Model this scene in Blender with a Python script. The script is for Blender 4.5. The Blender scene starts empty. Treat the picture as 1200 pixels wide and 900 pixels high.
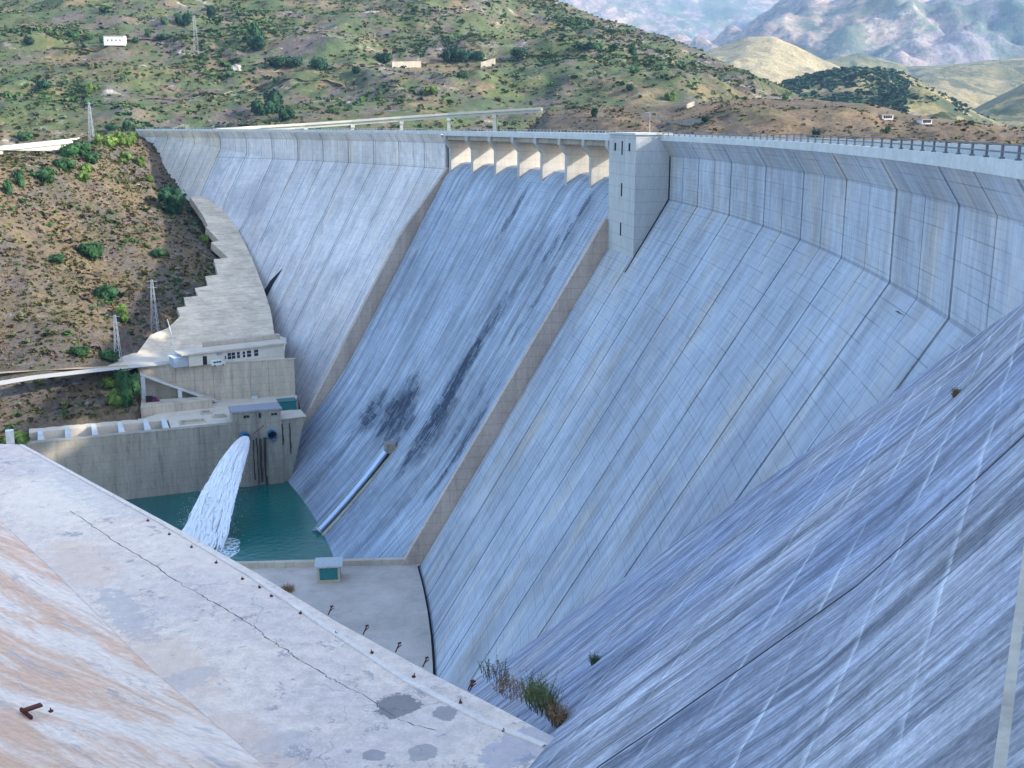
import bpy, bmesh, math, random
import numpy as np
from mathutils import Vector, noise as mn
from mathutils.bvhtree import BVHTree
HAZE=3.2e-5
random.seed(7); rng=np.random.default_rng(7)
C=bpy.context.scene.collection
rad=math.radians
# ------------------------------------------------------------------ survey numbers (metres; camera eye is the origin)
F=1300.; PIT=.2289; ROL=-.0017
OX,OY,R0=-462.3,147.29,500.
ZK=-14.46; ZO=-5.79; KP=1.93; ZPB=-2.75; ZPT=-1.92; SL=.6
ZF=-97.; ZW=-110.; Z1=-89.6; Z2=-77.; ZB=-30.
cp,sp=math.cos(PIT),math.sin(PIT)
def ray(x,y):
    u,v=(x-600)/F,(y-450)/F
    cr,sr=math.cos(-ROL),math.sin(-ROL); u,v=u*cr-v*sr,u*sr+v*cr
    return Vector((u, cp-v*sp, -sp-v*cp))
def onz(x,y,z): d=ray(x,y); return d*(z/d.z)
def ony(x,y,Y): d=ray(x,y); return d*(Y/d.y)
def P(th,k,z):
    """point on the dam: angle th (degrees), k metres towards the valley from the wall face"""
    t=rad(th); return Vector((OX+(R0-k)*math.cos(t), OY+(R0-k)*math.sin(t), z))
def coneK(z): return SL*max(0.,ZK-z)
def oncone(x,y,k0=0.):
    d=ray(x,y); last=None; prev=None
    t=5.
    while t<1000:
        p=d*t; g=math.hypot(p.x-OX,p.y-OY)-(R0-coneK(p.z)-k0)
        if prev is not None and prev<0<=g: last=p.copy()
        prev=g; t+=.1
    return last
# ------------------------------------------------------------------ helpers
def tag(o,label=None,cat=None,group=None,kind=None):
    if label: o['label']=label
    if cat: o['category']=cat
    if group: o['group']=group
    if kind: o['kind']=kind
    return o
class MB:
    def __init__(s): s.v=[]; s.f=[]; s.uv=[]
    def poly(s,pts,uv=None):
        b=len(s.v); s.v+= [tuple(p) for p in pts]; s.f.append(list(range(b,b+len(pts))))
        s.uv.append(uv if uv else None)
    def grid(s,rows,uvr=None):
        b=len(s.v); n=len(rows[0])
        for r in rows: s.v+=[tuple(p) for p in r]
        for i in range(len(rows)-1):
            for j in range(n-1):
                s.f.append([b+i*n+j,b+i*n+j+1,b+(i+1)*n+j+1,b+(i+1)*n+j])
                s.uv.append([uvr[i][j],uvr[i][j+1],uvr[i+1][j+1],uvr[i+1][j]] if uvr else None)
    def prism(s,xy,z0,z1):
        """xy polygon extruded from z0 to z1 (numbers, or per vertex lists)"""
        n=len(xy)
        a=[z0]*n if not hasattr(z0,'__len__') else z0; c=[z1]*n if not hasattr(z1,'__len__') else z1
        b=len(s.v)
        s.v+=[(p[0],p[1],a[i]) for i,p in enumerate(xy)]+[(p[0],p[1],c[i]) for i,p in enumerate(xy)]
        s.f.append(list(range(b,b+n))[::-1]); s.f.append(list(range(b+n,b+2*n))); s.uv+= [None,None]
        for i in range(n):
            j=(i+1)%n; s.f.append([b+i,b+j,b+n+j,b+n+i]); s.uv.append(None)
    def hexa(s,p):   # 8 pts: bottom 4, top 4
        b=len(s.v); s.v+=[tuple(q) for q in p]
        for f in ((3,2,1,0),(4,5,6,7),(0,1,5,4),(1,2,6,5),(2,3,7,6),(3,0,4,7)):
            s.f.append([b+i for i in f]); s.uv.append(None)
    def box(s,c,sz,rz=0.):
        cx,cy,cz=c; x,y,z=[q/2 for q in sz]; co,si=math.cos(rz),math.sin(rz)
        pts=[]
        for zz in (-z,z):
            for xx,yy in ((-x,-y),(x,-y),(x,y),(-x,y)): pts.append((cx+xx*co-yy*si,cy+xx*si+yy*co,cz+zz))
        s.hexa(pts)
    def tube(s,a,b_,r,r2=None,n=10,cap=True):
        a=Vector(a);b_=Vector(b_);d=(b_-a).normalized(); r2=r if r2 is None else r2
        u=d.orthogonal().normalized(); w=d.cross(u); b=len(s.v)
        for q,rr in ((a,r),(b_,r2)):
            for i in range(n):
                t=2*math.pi*i/n; s.v.append(tuple(q+u*(rr*math.cos(t))+w*(rr*math.sin(t))))
        for i in range(n):
            j=(i+1)%n; s.f.append([b+i,b+j,b+n+j,b+n+i]); s.uv.append(None)
        if cap:
            s.f.append(list(range(b,b+n))[::-1]); s.f.append(list(range(b+n,b+2*n))); s.uv+=[None,None]
    def build(s,name,mat,parent=None,smooth=False,fix=True):
        me=bpy.data.meshes.new(name); me.from_pydata(s.v,[],s.f)
        if any(u is not None for u in s.uv):
            l=me.uv_layers.new(name='UVMap'); i=0; dat=[]
            for f,u in zip(s.f,s.uv):
                dat+= u if u is not None else [(s.v[q][0]+s.v[q][1],-s.v[q][2]) for q in f]
            l.data.foreach_set('uv',[c for q in dat for c in q])
        if fix:
            bm=bmesh.new(); bm.from_mesh(me)
            bmesh.ops.recalc_face_normals(bm,faces=bm.faces); bm.to_mesh(me); bm.free()
        if smooth: me.polygons.foreach_set('use_smooth',[True]*len(me.polygons))
        me.materials.append(mat)
        o=bpy.data.objects.new(name,me); C.objects.link(o)
        if parent: 
            o.parent=parent; l=Vector((0,0,0)); q=parent
            while q: l+=q.location; q=q.parent
            o.location=-l
        return o
def empty(name,loc=(0,0,0)):
    o=bpy.data.objects.new(name,None); o.location=loc; C.objects.link(o); o.empty_display_size=.5; return o
# ------------------------------------------------------------------ node materials
class NT:
    def __init__(s,name,rough=.9):
        s.m=bpy.data.materials.new(name); s.m.use_nodes=True; s.t=s.m.node_tree; s.n=s.t.nodes; s.l=s.t.links
        s.b=s.n['Principled BSDF']; s.b.inputs['Roughness'].default_value=rough
        s.b.inputs['Specular IOR Level'].default_value=.2
    def new(s,t,**k):
        n=s.n.new(t)
        for a,v in k.items(): setattr(n,a,v)
        return n
    def val(s,x,sock):
        if hasattr(x,'links') or isinstance(x,bpy.types.NodeSocket): s.l.new(x,sock)
        else: sock.default_value=x
    def coord(s,kind='UV',scale=(1,1,1),rot=(0,0,0)):
        if kind=='OBJ': c=s.new('ShaderNodeNewGeometry').outputs['Position']
        else: c=s.new('ShaderNodeTexCoord').outputs['UV']
        mp=s.new('ShaderNodeMapping'); s.l.new(c,mp.inputs[0]); mp.inputs['Scale'].default_value=scale; mp.inputs['Rotation'].default_value=rot
        return mp.outputs[0]
    def noise(s,co,scale=1,detail=4,rough=.55,dist=0.):
        n=s.new('ShaderNodeTexNoise'); s.l.new(co,n.inputs['Vector']); n.inputs['Scale'].default_value=scale
        n.inputs['Detail'].default_value=detail; n.inputs['Roughness'].default_value=rough; n.inputs['Distortion'].default_value=dist
        return n.outputs['Fac']
    def math(s,op,a,b=None,c=None,clamp=False):
        n=s.new('ShaderNodeMath',operation=op,use_clamp=clamp); s.val(a,n.inputs[0])
        if b is not None: s.val(b,n.inputs[1])
        if c is not None: s.val(c,n.inputs[2])
        return n.outputs[0]
    def ramp(s,x,a,b,lo=0.,hi=1.):
        n=s.new('ShaderNodeMapRange',interpolation_type='SMOOTHSTEP'); s.val(x,n.inputs[0])
        for i,v in zip((1,2,3,4),(a,b,lo,hi)): n.inputs[i].default_value=v
        return n.outputs[0]
    def mix(s,f,a,b,mode='MIX'):
        n=s.new('ShaderNodeMix',data_type='RGBA',blend_type=mode); s.val(f,n.inputs[0])
        for q,i in ((a,6),(b,7)):
            if isinstance(q,(tuple,list)): n.inputs[i].default_value=tuple(q)[:3]+(1,)
            else: s.l.new(q,n.inputs[i])
        return n.outputs[2]
    def mul(s,col,f):   # colour times scalar
        n=s.new('ShaderNodeVectorMath',operation='SCALE'); s.l.new(col,n.inputs[0]); s.val(f,n.inputs['Scale']); return n.outputs[0]
    def sep(s,co):
        n=s.new('ShaderNodeSeparateXYZ'); s.l.new(co,n.inputs[0]); return n.outputs
    def done(s,col,bump=None,dist=.1,strength=.5):
        if isinstance(col,tuple): s.b.inputs['Base Color'].default_value=col+(1,)
        else: s.l.new(col,s.b.inputs['Base Color'])
        if bump is not None:
            bn=s.new('ShaderNodeBump'); bn.inputs['Strength'].default_value=strength; bn.inputs['Distance'].default_value=dist
            s.l.new(bump,bn.inputs['Height']); s.l.new(bn.outputs[0],s.b.inputs['Normal'])
        return s.m
def ellmask(t,u,v,cu,cv,ru,rv,ang=0.):
    wb=t.noise(t.coord(scale=(.25,.09,1)),1,4,.7)
    u=t.math('ADD',u,t.math('MULTIPLY',t.math('SUBTRACT',wb,.5),8.)); v=t.math('ADD',v,t.math('MULTIPLY',t.math('SUBTRACT',wb,.5),22.))
    """soft elliptical patch in metre coordinates"""
    du=t.math('SUBTRACT',u,cu); dv=t.math('SUBTRACT',v,cv)
    a=t.math('DIVIDE',du,ru); b=t.math('DIVIDE',dv,rv)
    r=t.math('ADD',t.math('MULTIPLY',a,a),t.math('MULTIPLY',b,b))
    return t.ramp(r,1.25,.1)
def face_mat(name,base=(.40,.40,.40),half=80.11,kink_shade=True,warm=(.42,.39,.35),dark=(.10,.115,.14),amt=.55,lo=.56,patches=(),lift=2.3,warmamt=.35,stre=1.):
    t=NT(name); co=t.coord(); x=t.sep(co); u,v=x[0],x[1]
    big=t.noise(t.coord(scale=(.03,.03,1)),1,3)
    st=t.noise(t.coord(scale=(.42,.022,1)),1,5,.65,.3)
    fs=t.noise(t.coord(scale=(2.2,.05,1)),1,4,.7)
    blot=t.noise(t.coord(scale=(.5,.35,1)),1,6,.7)
    col=t.mix(t.ramp(t.noise(t.coord(scale=(.11,.045,1)),1,3),.45,.75,0,warmamt),base,warm)
    f=t.math('MULTIPLY',t.ramp(big,.3,.7,.82,1.12),t.ramp(st,.25,.75,1-.24*stre,1+.2*stre))
    f=t.math('MULTIPLY',f,t.ramp(fs,.25,.75,1-.16*stre,1+.14*stre))
    f=t.math('MULTIPLY',f,t.ramp(blot,.25,.75,.88,1.1))
    # lift joints and shutter panels
    vv=t.math('DIVIDE',v,lift); fr=t.math('FRACT',vv); ln=t.math('MAXIMUM',t.math('LESS_THAN',fr,.05),t.math('MULTIPLY',t.math('LESS_THAN',t.math('FRACT',t.math('MULTIPLY',vv,3.)),.16),.35))
    ln=t.math('MULTIPLY',ln,t.ramp(t.noise(t.coord(scale=(.12,.5,1)),1,3),.35,.6,.03,.34))
    uu=t.math('DIVIDE',u,3.4); fu=t.math('LESS_THAN',t.math('FRACT',uu),.03)
    fu=t.math('MULTIPLY',fu,t.ramp(t.noise(t.coord(scale=(.3,.1,1)),1,2),.45,.65,0,.16))
    f=t.math('MULTIPLY',f,t.math('SUBTRACT',1.,t.math('MAXIMUM',ln,fu)))
    cell=t.new('ShaderNodeCombineXYZ'); s_=t.l
    s_.new(t.math('FLOOR',uu),cell.inputs[0]); s_.new(t.math('FLOOR',vv),cell.inputs[1])
    wn=t.new('ShaderNodeTexWhiteNoise',noise_dimensions='2D'); s_.new(cell.outputs[0],wn.inputs['Vector'])
    f=t.math('MULTIPLY',f,t.ramp(wn.outputs['Value'],0,1,.975,1.025))
    col=t.mul(col,f)
    hj=t.math('FRACT',t.math('DIVIDE',t.math('SUBTRACT',u,half),10.205)); hj=t.math('LESS_THAN',hj,.03)
    col=t.mix(t.math('MULTIPLY',hj,t.ramp(t.noise(t.coord(scale=(.1,.05,1)),1,3),.35,.6,.15,.8)),col,(.07,.09,.13))
    if kink_shade:
        for kv,w_,am in ((16.86,.20,.4),(6.75,.14,.28)):  # painted dark lines: crisp kink edge and shading below the overhang
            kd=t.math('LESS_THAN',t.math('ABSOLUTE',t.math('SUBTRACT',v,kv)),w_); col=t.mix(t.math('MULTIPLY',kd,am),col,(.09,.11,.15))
    pd=t.math('MULTIPLY',t.ramp(t.noise(t.coord(scale=(.13,.06,1)),1,7,.75,.5),.50,.64,0,.38),t.ramp(blot,.3,.6,.3,1)); col=t.mix(pd,col,(.14,.16,.20))
    pl=t.ramp(t.noise(t.coord(scale=(.10,.035,1),rot=(0,0,.0)),1,6,.7),.55,.72,0,.4); col=t.mix(pl,col,(.56,.56,.57))
    # dark water streaks
    ds=t.ramp(t.noise(t.coord(scale=(.2,.013,1)),1,5,.75,.2),lo,lo+.17,0,amt)
    ds=t.math('MULTIPLY',ds,t.ramp(fs,.35,.6,.25,1.))
    # pale run-off streaks
    ps=t.ramp(t.noise(t.coord(scale=(.33,.009,1)),1,4,.7),.62,.74,0,.45)
    col=t.mix(t.math('MULTIPLY',ps,t.ramp(fs,.3,.6)),col,(.62,.61,.58))
    col=t.mix(ds,col,dark)
    for (cu,cv,ru,rv,am) in patches:
        m=ellmask(t,u,v,cu,cv,ru,rv)
        br=t.math('MULTIPLY',t.ramp(t.noise(t.coord(scale=(1.3,.08,1)),1,5,.85),.38,.5),t.ramp(t.noise(t.coord(scale=(.35,.35,1)),1,4,.7),.36,.5,.25,1))
        br=t.math('MULTIPLY',br,t.ramp(wn.outputs['Value'],.1,.6,.45,1.))
        col=t.mix(t.math('MULTIPLY',t.math('MULTIPLY',m,t.ramp(br,0,1,.25,1.)),am),col,(.035,.05,.08))
    return t.done(col,blot,.15,.35)
def plain_conc(name,base,var=.2,scale=.3,stain=.3,dark=(.12,.11,.10),vert=True):
    t=NT(name)
    a=t.noise(t.coord('OBJ',(scale,scale,scale*.25 if vert else scale)),1,6,.7)
    b=t.noise(t.coord('OBJ',(3,3,.8 if vert else 3)),1,5,.7)
    c=t.noise(t.coord('OBJ',(.9,.9,.07) if vert else (.15,.15,.15)),1,5,.75)
    col=t.mul(t.mix(t.ramp(b,.3,.7),base,tuple(q*.85 for q in base)),t.ramp(a,.25,.75,1-var,1+var))
    col=t.mix(t.ramp(c,.5,.72,0,stain),col,dark)
    if vert:
        z=t.sep(t.coord('OBJ'))[2]; ln=t.math('LESS_THAN',t.math('FRACT',t.math('DIVIDE',z,2.5)),.05)
        col=t.mul(col,t.math('SUBTRACT',1.,t.math('MULTIPLY',ln,.22)))
    return t.done(col,b,.05,.4)
def flat(name,col,rough=.7,metal=0.,var=.12,sc=2.):
    t=NT(name,rough); n=t.noise(t.coord('OBJ',(sc,sc,sc)),1,4)
    t.b.inputs['Metallic'].default_value=metal
    return t.done(t.mix(t.ramp(n,.3,.7),tuple(c*(1-var) for c in col),tuple(min(1,c*(1+var)) for c in col)))

# ------------------------------------------------------------------ render, world, camera, sun
sc=bpy.context.scene
sc.render.engine='CYCLES'; sc.cycles.use_denoising=True; sc.cycles.max_bounces=6; sc.cycles.volume_bounces=1
sc.cycles.transparent_max_bounces=48; sc.cycles.volume_step_rate=4.; sc.cycles.volume_max_steps=128
sc.view_settings.view_transform='Standard'; sc.view_settings.look='None'; sc.view_settings.gamma=1
sc.view_settings.exposure=1.95
SUN_EL=27.; SUN_AZ=90.+13.   # clockwise from +Y
w=bpy.data.worlds.new('World'); sc.world=w; w.use_nodes=True
bg=w.node_tree.nodes['Background']; sky=w.node_tree.nodes.new('ShaderNodeTexSky'); sky.sky_type='NISHITA'
sky.sun_disc=False; sky.sun_elevation=rad(SUN_EL); sky.sun_rotation=rad(SUN_AZ); sky.air_density=1.; sky.dust_density=1.2; sky.ozone_density=1.
w.node_tree.links.new(sky.outputs[0],bg.inputs[0]); bg.inputs[1].default_value=.15
sl=bpy.data.lights.new('sun','SUN'); sl.energy=2.3; sl.angle=rad(1.2); sl.color=(1,.93,.80)
so=bpy.data.objects.new('sun',sl); C.objects.link(so)
sd=Vector((math.sin(rad(SUN_AZ))*math.cos(rad(SUN_EL)),math.cos(rad(SUN_AZ))*math.cos(rad(SUN_EL)),math.sin(rad(SUN_EL))))
so.rotation_euler=sd.to_track_quat('Z','Y').to_euler(); so.location=(100,-50,100)
cam=bpy.data.cameras.new('camera'); co=bpy.data.objects.new('camera',cam); C.objects.link(co); sc.camera=co
cam.sensor_width=36; cam.lens=36*F/1200; cam.clip_end=60000; cam.clip_start=.5
co.rotation_mode='XYZ'
from mathutils import Matrix
co.rotation_euler=(Matrix.Rotation(math.pi/2-PIT,4,'X')@Matrix.Rotation(-ROL,4,'Z')).to_euler()

# ------------------------------------------------------------------ materials
def th_uv(p):
    th=math.degrees(math.atan2(p.y-OY,p.x-OX)); return rad(th)*R0, -p.z*1.166
def patch(x,y,ru,rv,am):
    p=oncone(x,y); u,v=th_uv(p); return (u,v,ru,rv,am)
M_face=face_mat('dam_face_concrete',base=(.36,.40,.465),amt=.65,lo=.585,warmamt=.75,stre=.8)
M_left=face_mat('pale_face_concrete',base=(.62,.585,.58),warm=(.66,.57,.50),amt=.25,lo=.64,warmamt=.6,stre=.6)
M_wall=face_mat('crest_wall_concrete',base=(.40,.42,.43),amt=.35,lo=.62,warmamt=.35,stre=.8)
M_chute=face_mat('spillway_face_concrete',base=(.32,.37,.45),amt=.9,lo=.52,warmamt=.25,stre=1.3,kink_shade=False,
  patches=[patch(566,392,3.6,16,1.),patch(545,432,4.8,18,1.),patch(520,470,6.5,17,1.),patch(500,512,6.5,15,1.),patch(470,480,14,11,1.),patch(470,480,10,8,.9),patch(438,488,10,9,1.),patch(515,500,9,13,.8),patch(395,560,7,14,.45),patch(440,600,10,12,.4),patch(475,500,9,8,.9),patch(545,520,3,18,.9),patch(600,250,2,10,.8),patch(672,262,2,12,.9),patch(650,285,1.5,10,.8),patch(640,330,2,26,.7),patch(690,300,2.5,20,.7),patch(540,500,2.2,22,.7),patch(610,330,3,20,.55),patch(520,560,2,16,.55),patch(360,545,2.4,20,.6),patch(480,590,8,12,.4)])
M_warm=plain_conc('training_wall_concrete',(.50,.40,.33),.2,.15,.3)
M_parapet=plain_conc('parapet_concrete',(.52,.54,.54),.12,.4,.15,vert=False)
M_pier=plain_conc('pier_concrete',(.42,.40,.37),.12,.3,.15)
M_tower=plain_conc('tower_concrete',(.43,.44,.44),.12,.25,.2)
M_basin=plain_conc('basin_wall_concrete',(.32,.29,.24),.25,.12,.55,(.075,.072,.068))
M_old=plain_conc('weathered_concrete',(.50,.43,.34),.2,.2,.35)
M_slab=plain_conc('ribbed_slab_concrete',(.40,.36,.30),.15,.15,.25)
M_pave=plain_conc('paving_concrete',(.60,.52,.42),.15,.15,.25,(.25,.22,.18),vert=False)
M_floor=plain_conc('floor_concrete',(.52,.44,.38),.2,.08,.3,(.22,.20,.19),vert=False)
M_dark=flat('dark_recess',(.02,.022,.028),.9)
M_steel=flat('galvanised_steel',(.35,.37,.39),.5,.4); M_rail=flat('shaded_rail_steel',(.15,.16,.18),.6,.2)  # rail steel coloured darker for the shade on the near posts
M_rust=flat('rusty_steel',(.11,.035,.025),.85)
M_white=flat('white_paint',(.60,.60,.58),.5)
M_teal=flat('teal_paint',(.03,.17,.17),.6)
M_bluepipe=flat('blue_pipe_paint',(.03,.16,.36),.35,.2)
M_glass=flat('dark_window_glass',(.03,.035,.045),.15)
M_asphalt=flat('asphalt',(.10,.10,.10),.9)
M_deck=plain_conc('viaduct_concrete',(.42,.40,.35),.1,.1,.1,vert=False)
M_bark=flat('bark',(.07,.05,.035),.9)

# ------------------------------------------------------------------ THE DAM
dam=tag(empty('dam',P(5,0,-97)),'huge curved concrete dam with a sloping face, an overhanging crest and a bridged spillway','dam')
def profile(kind,th=0.):
    if kind=='right' or kind=='left':
        zk=ZK
        if th>44.5: zk=ZK+(th-44.5)/11.*9.2
        zk=min(zk,-5.9)
        pr=[(KP-.03,ZPB+.02),(0,ZO),(0,(ZO+zk)/2),(0,zk)]
        bot=-99. if kind=='right' else -112.
        n=14
        pr+=[(SL*(-(bot-zk))*i/n, zk+(bot-zk)*i/n) for i in range(1,n+1)]
        return pr
    pr=[(-9,-13.6),(-7.5,-12.4),(-5.5,-12.0),(-3.5,-12.5),(-1.5,-13.7),(.1,-15.4),(1.5,-17.)]
    for i in range(1,21):
        z=-17-(114-17)*i/20.; e=0. if z>-72 else 9.5*((-72-z)/40.)**2
        pr.append((coneK(z)+e,z))
    return pr
def slabpart(name,mat,tha,thb,kind,parent,thick=1.6,nth=4,k0=0.,top=None):
    mb=MB(); rows=[];uvs=[]
    for j in range(nth+1):
        th=tha+(thb-tha)*j/nth; pr=profile(kind,th)
        if top is not None: pr=[q for q in pr if q[1]<=top]
        s=0.;row=[];uv=[];pv=None
        for (k,z) in pr:
            row.append(P(th,k+k0,z)); uv.append((rad(th)*R0,-z*1.166))
        rows.append(row);uvs.append(uv)
    mb.grid(rows,uvs)
    # end cheeks
    for j,th in ((0,tha),(nth,thb)):
        pr=profile(kind,th)
        a=[P(th,k,z) for k,z in pr]; b=[P(th,k-thick,z) for k,z in pr]
        u=rad(th)*R0
        mb.grid([a,b],[[(u,-z*1.166) for k,z in pr],[(u+thick,-z*1.166) for k,z in pr]])
    return mb.build(name,mat,parent,smooth=False)
G=.034
JR=[9.18-2.339*i for i in range(0,13)]
JR=[11.36]+JR
for i in range(len(JR)-1):
    a,b=JR[i],JR[i+1]
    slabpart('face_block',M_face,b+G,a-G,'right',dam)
JL=[28.45]+[30.43+2.339*i for i in range(11)]+[56.3]
M_left2=face_mat('beige_face_concrete',base=(.66,.59,.51),warm=(.68,.57,.46),amt=.2,lo=.66,warmamt=.8,stre=.5,kink_shade=False)
for i in range(len(JL)-1):
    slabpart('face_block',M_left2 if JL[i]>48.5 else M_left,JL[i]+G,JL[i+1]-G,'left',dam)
PTH=[26.05,23.95,21.85,19.8,17.65,15.55,13.5]
JC=[11.5]+PTH[::-1]+[28.15]
for i in range(len(JC)-1):
    slabpart('spillway_chute',M_chute,JC[i]+.006,JC[i+1]-.006,'chute',dam)
# core mass behind the blocks, with the crest roadway
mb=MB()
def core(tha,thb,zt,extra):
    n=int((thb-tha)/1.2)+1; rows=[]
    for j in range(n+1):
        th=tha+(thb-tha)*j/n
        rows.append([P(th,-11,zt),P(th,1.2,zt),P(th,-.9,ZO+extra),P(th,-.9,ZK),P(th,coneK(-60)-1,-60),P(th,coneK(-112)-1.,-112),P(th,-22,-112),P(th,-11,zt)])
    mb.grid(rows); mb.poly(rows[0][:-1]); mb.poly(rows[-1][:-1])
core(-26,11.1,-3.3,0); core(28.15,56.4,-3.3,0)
core_o=mb.build('core',M_dark,dam)  # core coloured dark so the open block joints read as shadow
mb=MB(); rows=[]
for j in range(16):
    th=11.1+17.05*j/15
    rows.append([P(th,-9.2,-112),P(th,-9.2,-14.2),P(th,-7.6,-12.8),P(th,-5.5,-12.4),P(th,-3.5,-12.9),P(th,-1.5,-14.2),P(th,-.6,-17.),P(th,coneK(-60)-1,-60),P(th,coneK(-112)-1.,-112)])
mb.grid(rows); mb.build('spillway_core',M_basin,dam)
# parapets and road on the crest
def ring(name,mat,tha,thb,ka,kb,z0,z1,parent,step=.8):
    n=max(1,int(abs(thb-tha)/step)); rows=[]
    for j in range(n+1):
        th=tha+(thb-tha)*j/n
        rows.append([P(th,ka,z0),P(th,ka,z1),P(th,kb,z1),P(th,kb,z0),P(th,ka,z0)])
    mb=MB(); mb.grid(rows); mb.poly(rows[0][:-1]); mb.poly(rows[-1][:-1]); return mb.build(name,mat,parent)
ring('parapet',M_parapet,-26,11.05,KP+.05,KP-.45,ZPB-.15,ZPT,dam)
ring('parapet',M_parapet,28.2,56.3,KP+.05,KP-.45,ZPB-.15,ZPT,dam)
ring('parapet',M_parapet,-26,56.3,-10.6,-10.9,-3.2,ZPT+.1,dam)
ring('crest_road',M_asphalt,-26,11.0,KP-.5,-10.5,-3.3,-3.15,dam)
ring('crest_road',M_asphalt,28.2,56.3,KP-.5,-10.5,-3.3,-3.15,dam)
ring('bridge_deck',M_parapet,11.05,28.2,KP+.12,-10.4,-3.35,-2.5,dam)
ring('parapet',M_parapet,11.05,28.2,KP+.12,KP-.3,-2.48,ZPT,dam)
for ki in (KP-.6,-1.5,-5.,-9.5):
    ring('bridge_beam',M_basin,11.2,28.1,ki,ki-.7,-4.7,-3.36,dam)
for th in PTH+[28.06]:
    mb=MB(); hw=.11
    pr=[(KP+.15,-3.36),(KP+.15,-4.9),(1.5,-5.4),(0.,-7.4),(0.,-20),(-14,-20),(-14,-3.36)]
    pr=[(KP+.15,-3.37),(KP+.15,-4.9),(0.,-7.6),(0.,-20),(-13.,-20),(-13.,-3.37)]
    rows=[[P(th+s,k,z) for k,z in pr] for s in (-hw,hw)]
    mb.poly(rows[0]);mb.poly(rows[1][::-1])
    for i in range(len(pr)):
        j=(i+1)%len(pr); mb.poly([rows[0][i],rows[0][j],rows[1][j],rows[1][i]])
    mb.build('spillway_pier',M_pier,dam)
def twall(tha,thb,ztop,zbot,ramp,HT):
    mb=MB(); n=22; rows=[]
    for i in range(n+1):
        z=ztop+(zbot-ztop)*i/n
        h=HT*min(1.,(i+.3)/ramp) if ramp else HT
        k=coneK(z)
        rows.append([P(tha,k-2,z),P(tha,k+h,z),P(thb,k+h,z),P(thb,k-2,z)])
    mb.grid(rows); mb.poly(rows[0]); mb.poly(rows[-1]); return mb.build('training_wall',M_warm,dam)
twall(11.36,11.56,-20,-101,0,4.4); twall(28.22,28.44,-14.,-114,5,5.2)
# railing on the parapet
rail=tag(empty('crest_railing',P(0,KP,ZPT)),'long low steel railing of posts and two rails along the dam crest','railing')
for i in range(62):
    th=9.0-i*.42
    p=P(th,KP-.2,ZPT+.45); mb=MB(); mb.box(p,(.14,.22,.9),rad(th)); 
    mb.box(P(th,KP-.2,ZPT+.05),(.3,.34,.12),rad(th)); mb.build('post',M_rail,rail)
for z in (.42,.86):
    rows=[]
    for j in range(108):
        th=9.1-j*.25; c=P(th,KP-.2,ZPT+z)
        rows.append([c+Vector((a,0,b)) for a,b in ((-.05,-.05),(.05,-.05),(.05,.05),(-.05,.05),(-.05,-.05))])
    mb=MB(); mb.grid(rows); mb.build('rail',M_rail,rail)
rail2=tag(empty('crest_railing',P(40,KP,ZPT)),'thin steel railing over the far half of the dam crest and the spillway bridge','railing')
mb=MB()
for i in range(150):
    mb.box(P(11.6+i*.3,KP-.2,ZPT+.4),(.1,.1,.8))
tag(mb.build('post',M_steel,rail2),kind='stuff')
rows=[]
for j in range(150):
    c=P(11.5+j*.3,KP-.2,ZPT+.8); rows.append([c+Vector((a,0,b)) for a,b in ((-.05,-.05),(.05,-.05),(.05,.05),(-.05,.05),(-.05,-.05))])
mb=MB(); mb.grid(rows); mb.build('rail',M_steel,rail2)
# ------------------------------------------------------------------ intake tower
tw=tag(empty('tower',P(10.3,7,-26)),'square grey concrete tower with slit windows standing against the dam crest','tower')
TA,TB=9.08,11.42
mb=MB(); n=6
fr=[P(TA+(TB-TA)*j/n,7.,ZPT) for j in range(n+1)]; bk=[P(TB,-1,ZPT),P(TA,-1,ZPT)]
mb.prism([(q.x,q.y) for q in fr+bk],-34,ZPT+.15)
body=mb.build('tower_body',M_tower,tw)
mb=MB(); mb.prism([(q.x,q.y) for q in [P(TA-.03,7.25,0),P(TB+.03,7.25,0),P(TB+.03,-.5,0),P(TA-.03,-.5,0)]],ZPT+.16,ZPT+.55)
mb.build('tower_cap',M_parapet,tw)
def towin(x,y,hw,hh):
    d=ray(x,y); c=None
    for i in range(4000):
        p=d*(180+i*.03)
        if math.hypot(p.x-OX,p.y-OY)>R0-7.0: c=p;break
    th=math.atan2(c.y-OY,c.x-OX); mb=MB(); mb.box(P(math.degrees(th),6.9,c.z),(.5,hw,hh),th)
    return mb.build('window',M_dark,tw)
towin(720.5,171.5,.8,1.6); towin(737,172,.8,1.6)
towin(728.5,173,.45,2.8); towin(728,222,.45,2.7); towin(727,268,.45,2.7)
mb=MB(); rows=[]
for i in range(12):
    z=-5.9-i*2.1; rows.append([P(TA-.10,coneK(z)+.05,z),P(TA-.001,coneK(z)+.05,z)])
mb.grid(rows); mb.build('joint_shadow_strip',M_dark,tw)  # dark strip laid on the face as the shadow gap beside the tower
# lattice of a small mast on the tower top
ms=tag(empty('mast',P(9.6,3,ZPT+.5)),'thin steel lamp mast beside the tower top','mast')
mb=MB(); mb.tube(P(9.6,3,ZPT+.5),P(9.6,3,ZPT+4.5),.07,.04,6); mb.build('pole',M_steel,ms)
mb=MB(); mb.box(P(9.6,3.5,ZPT+4.5),(1.1,.25,.12)); mb.build('lamp_head',M_steel,ms)

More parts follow.
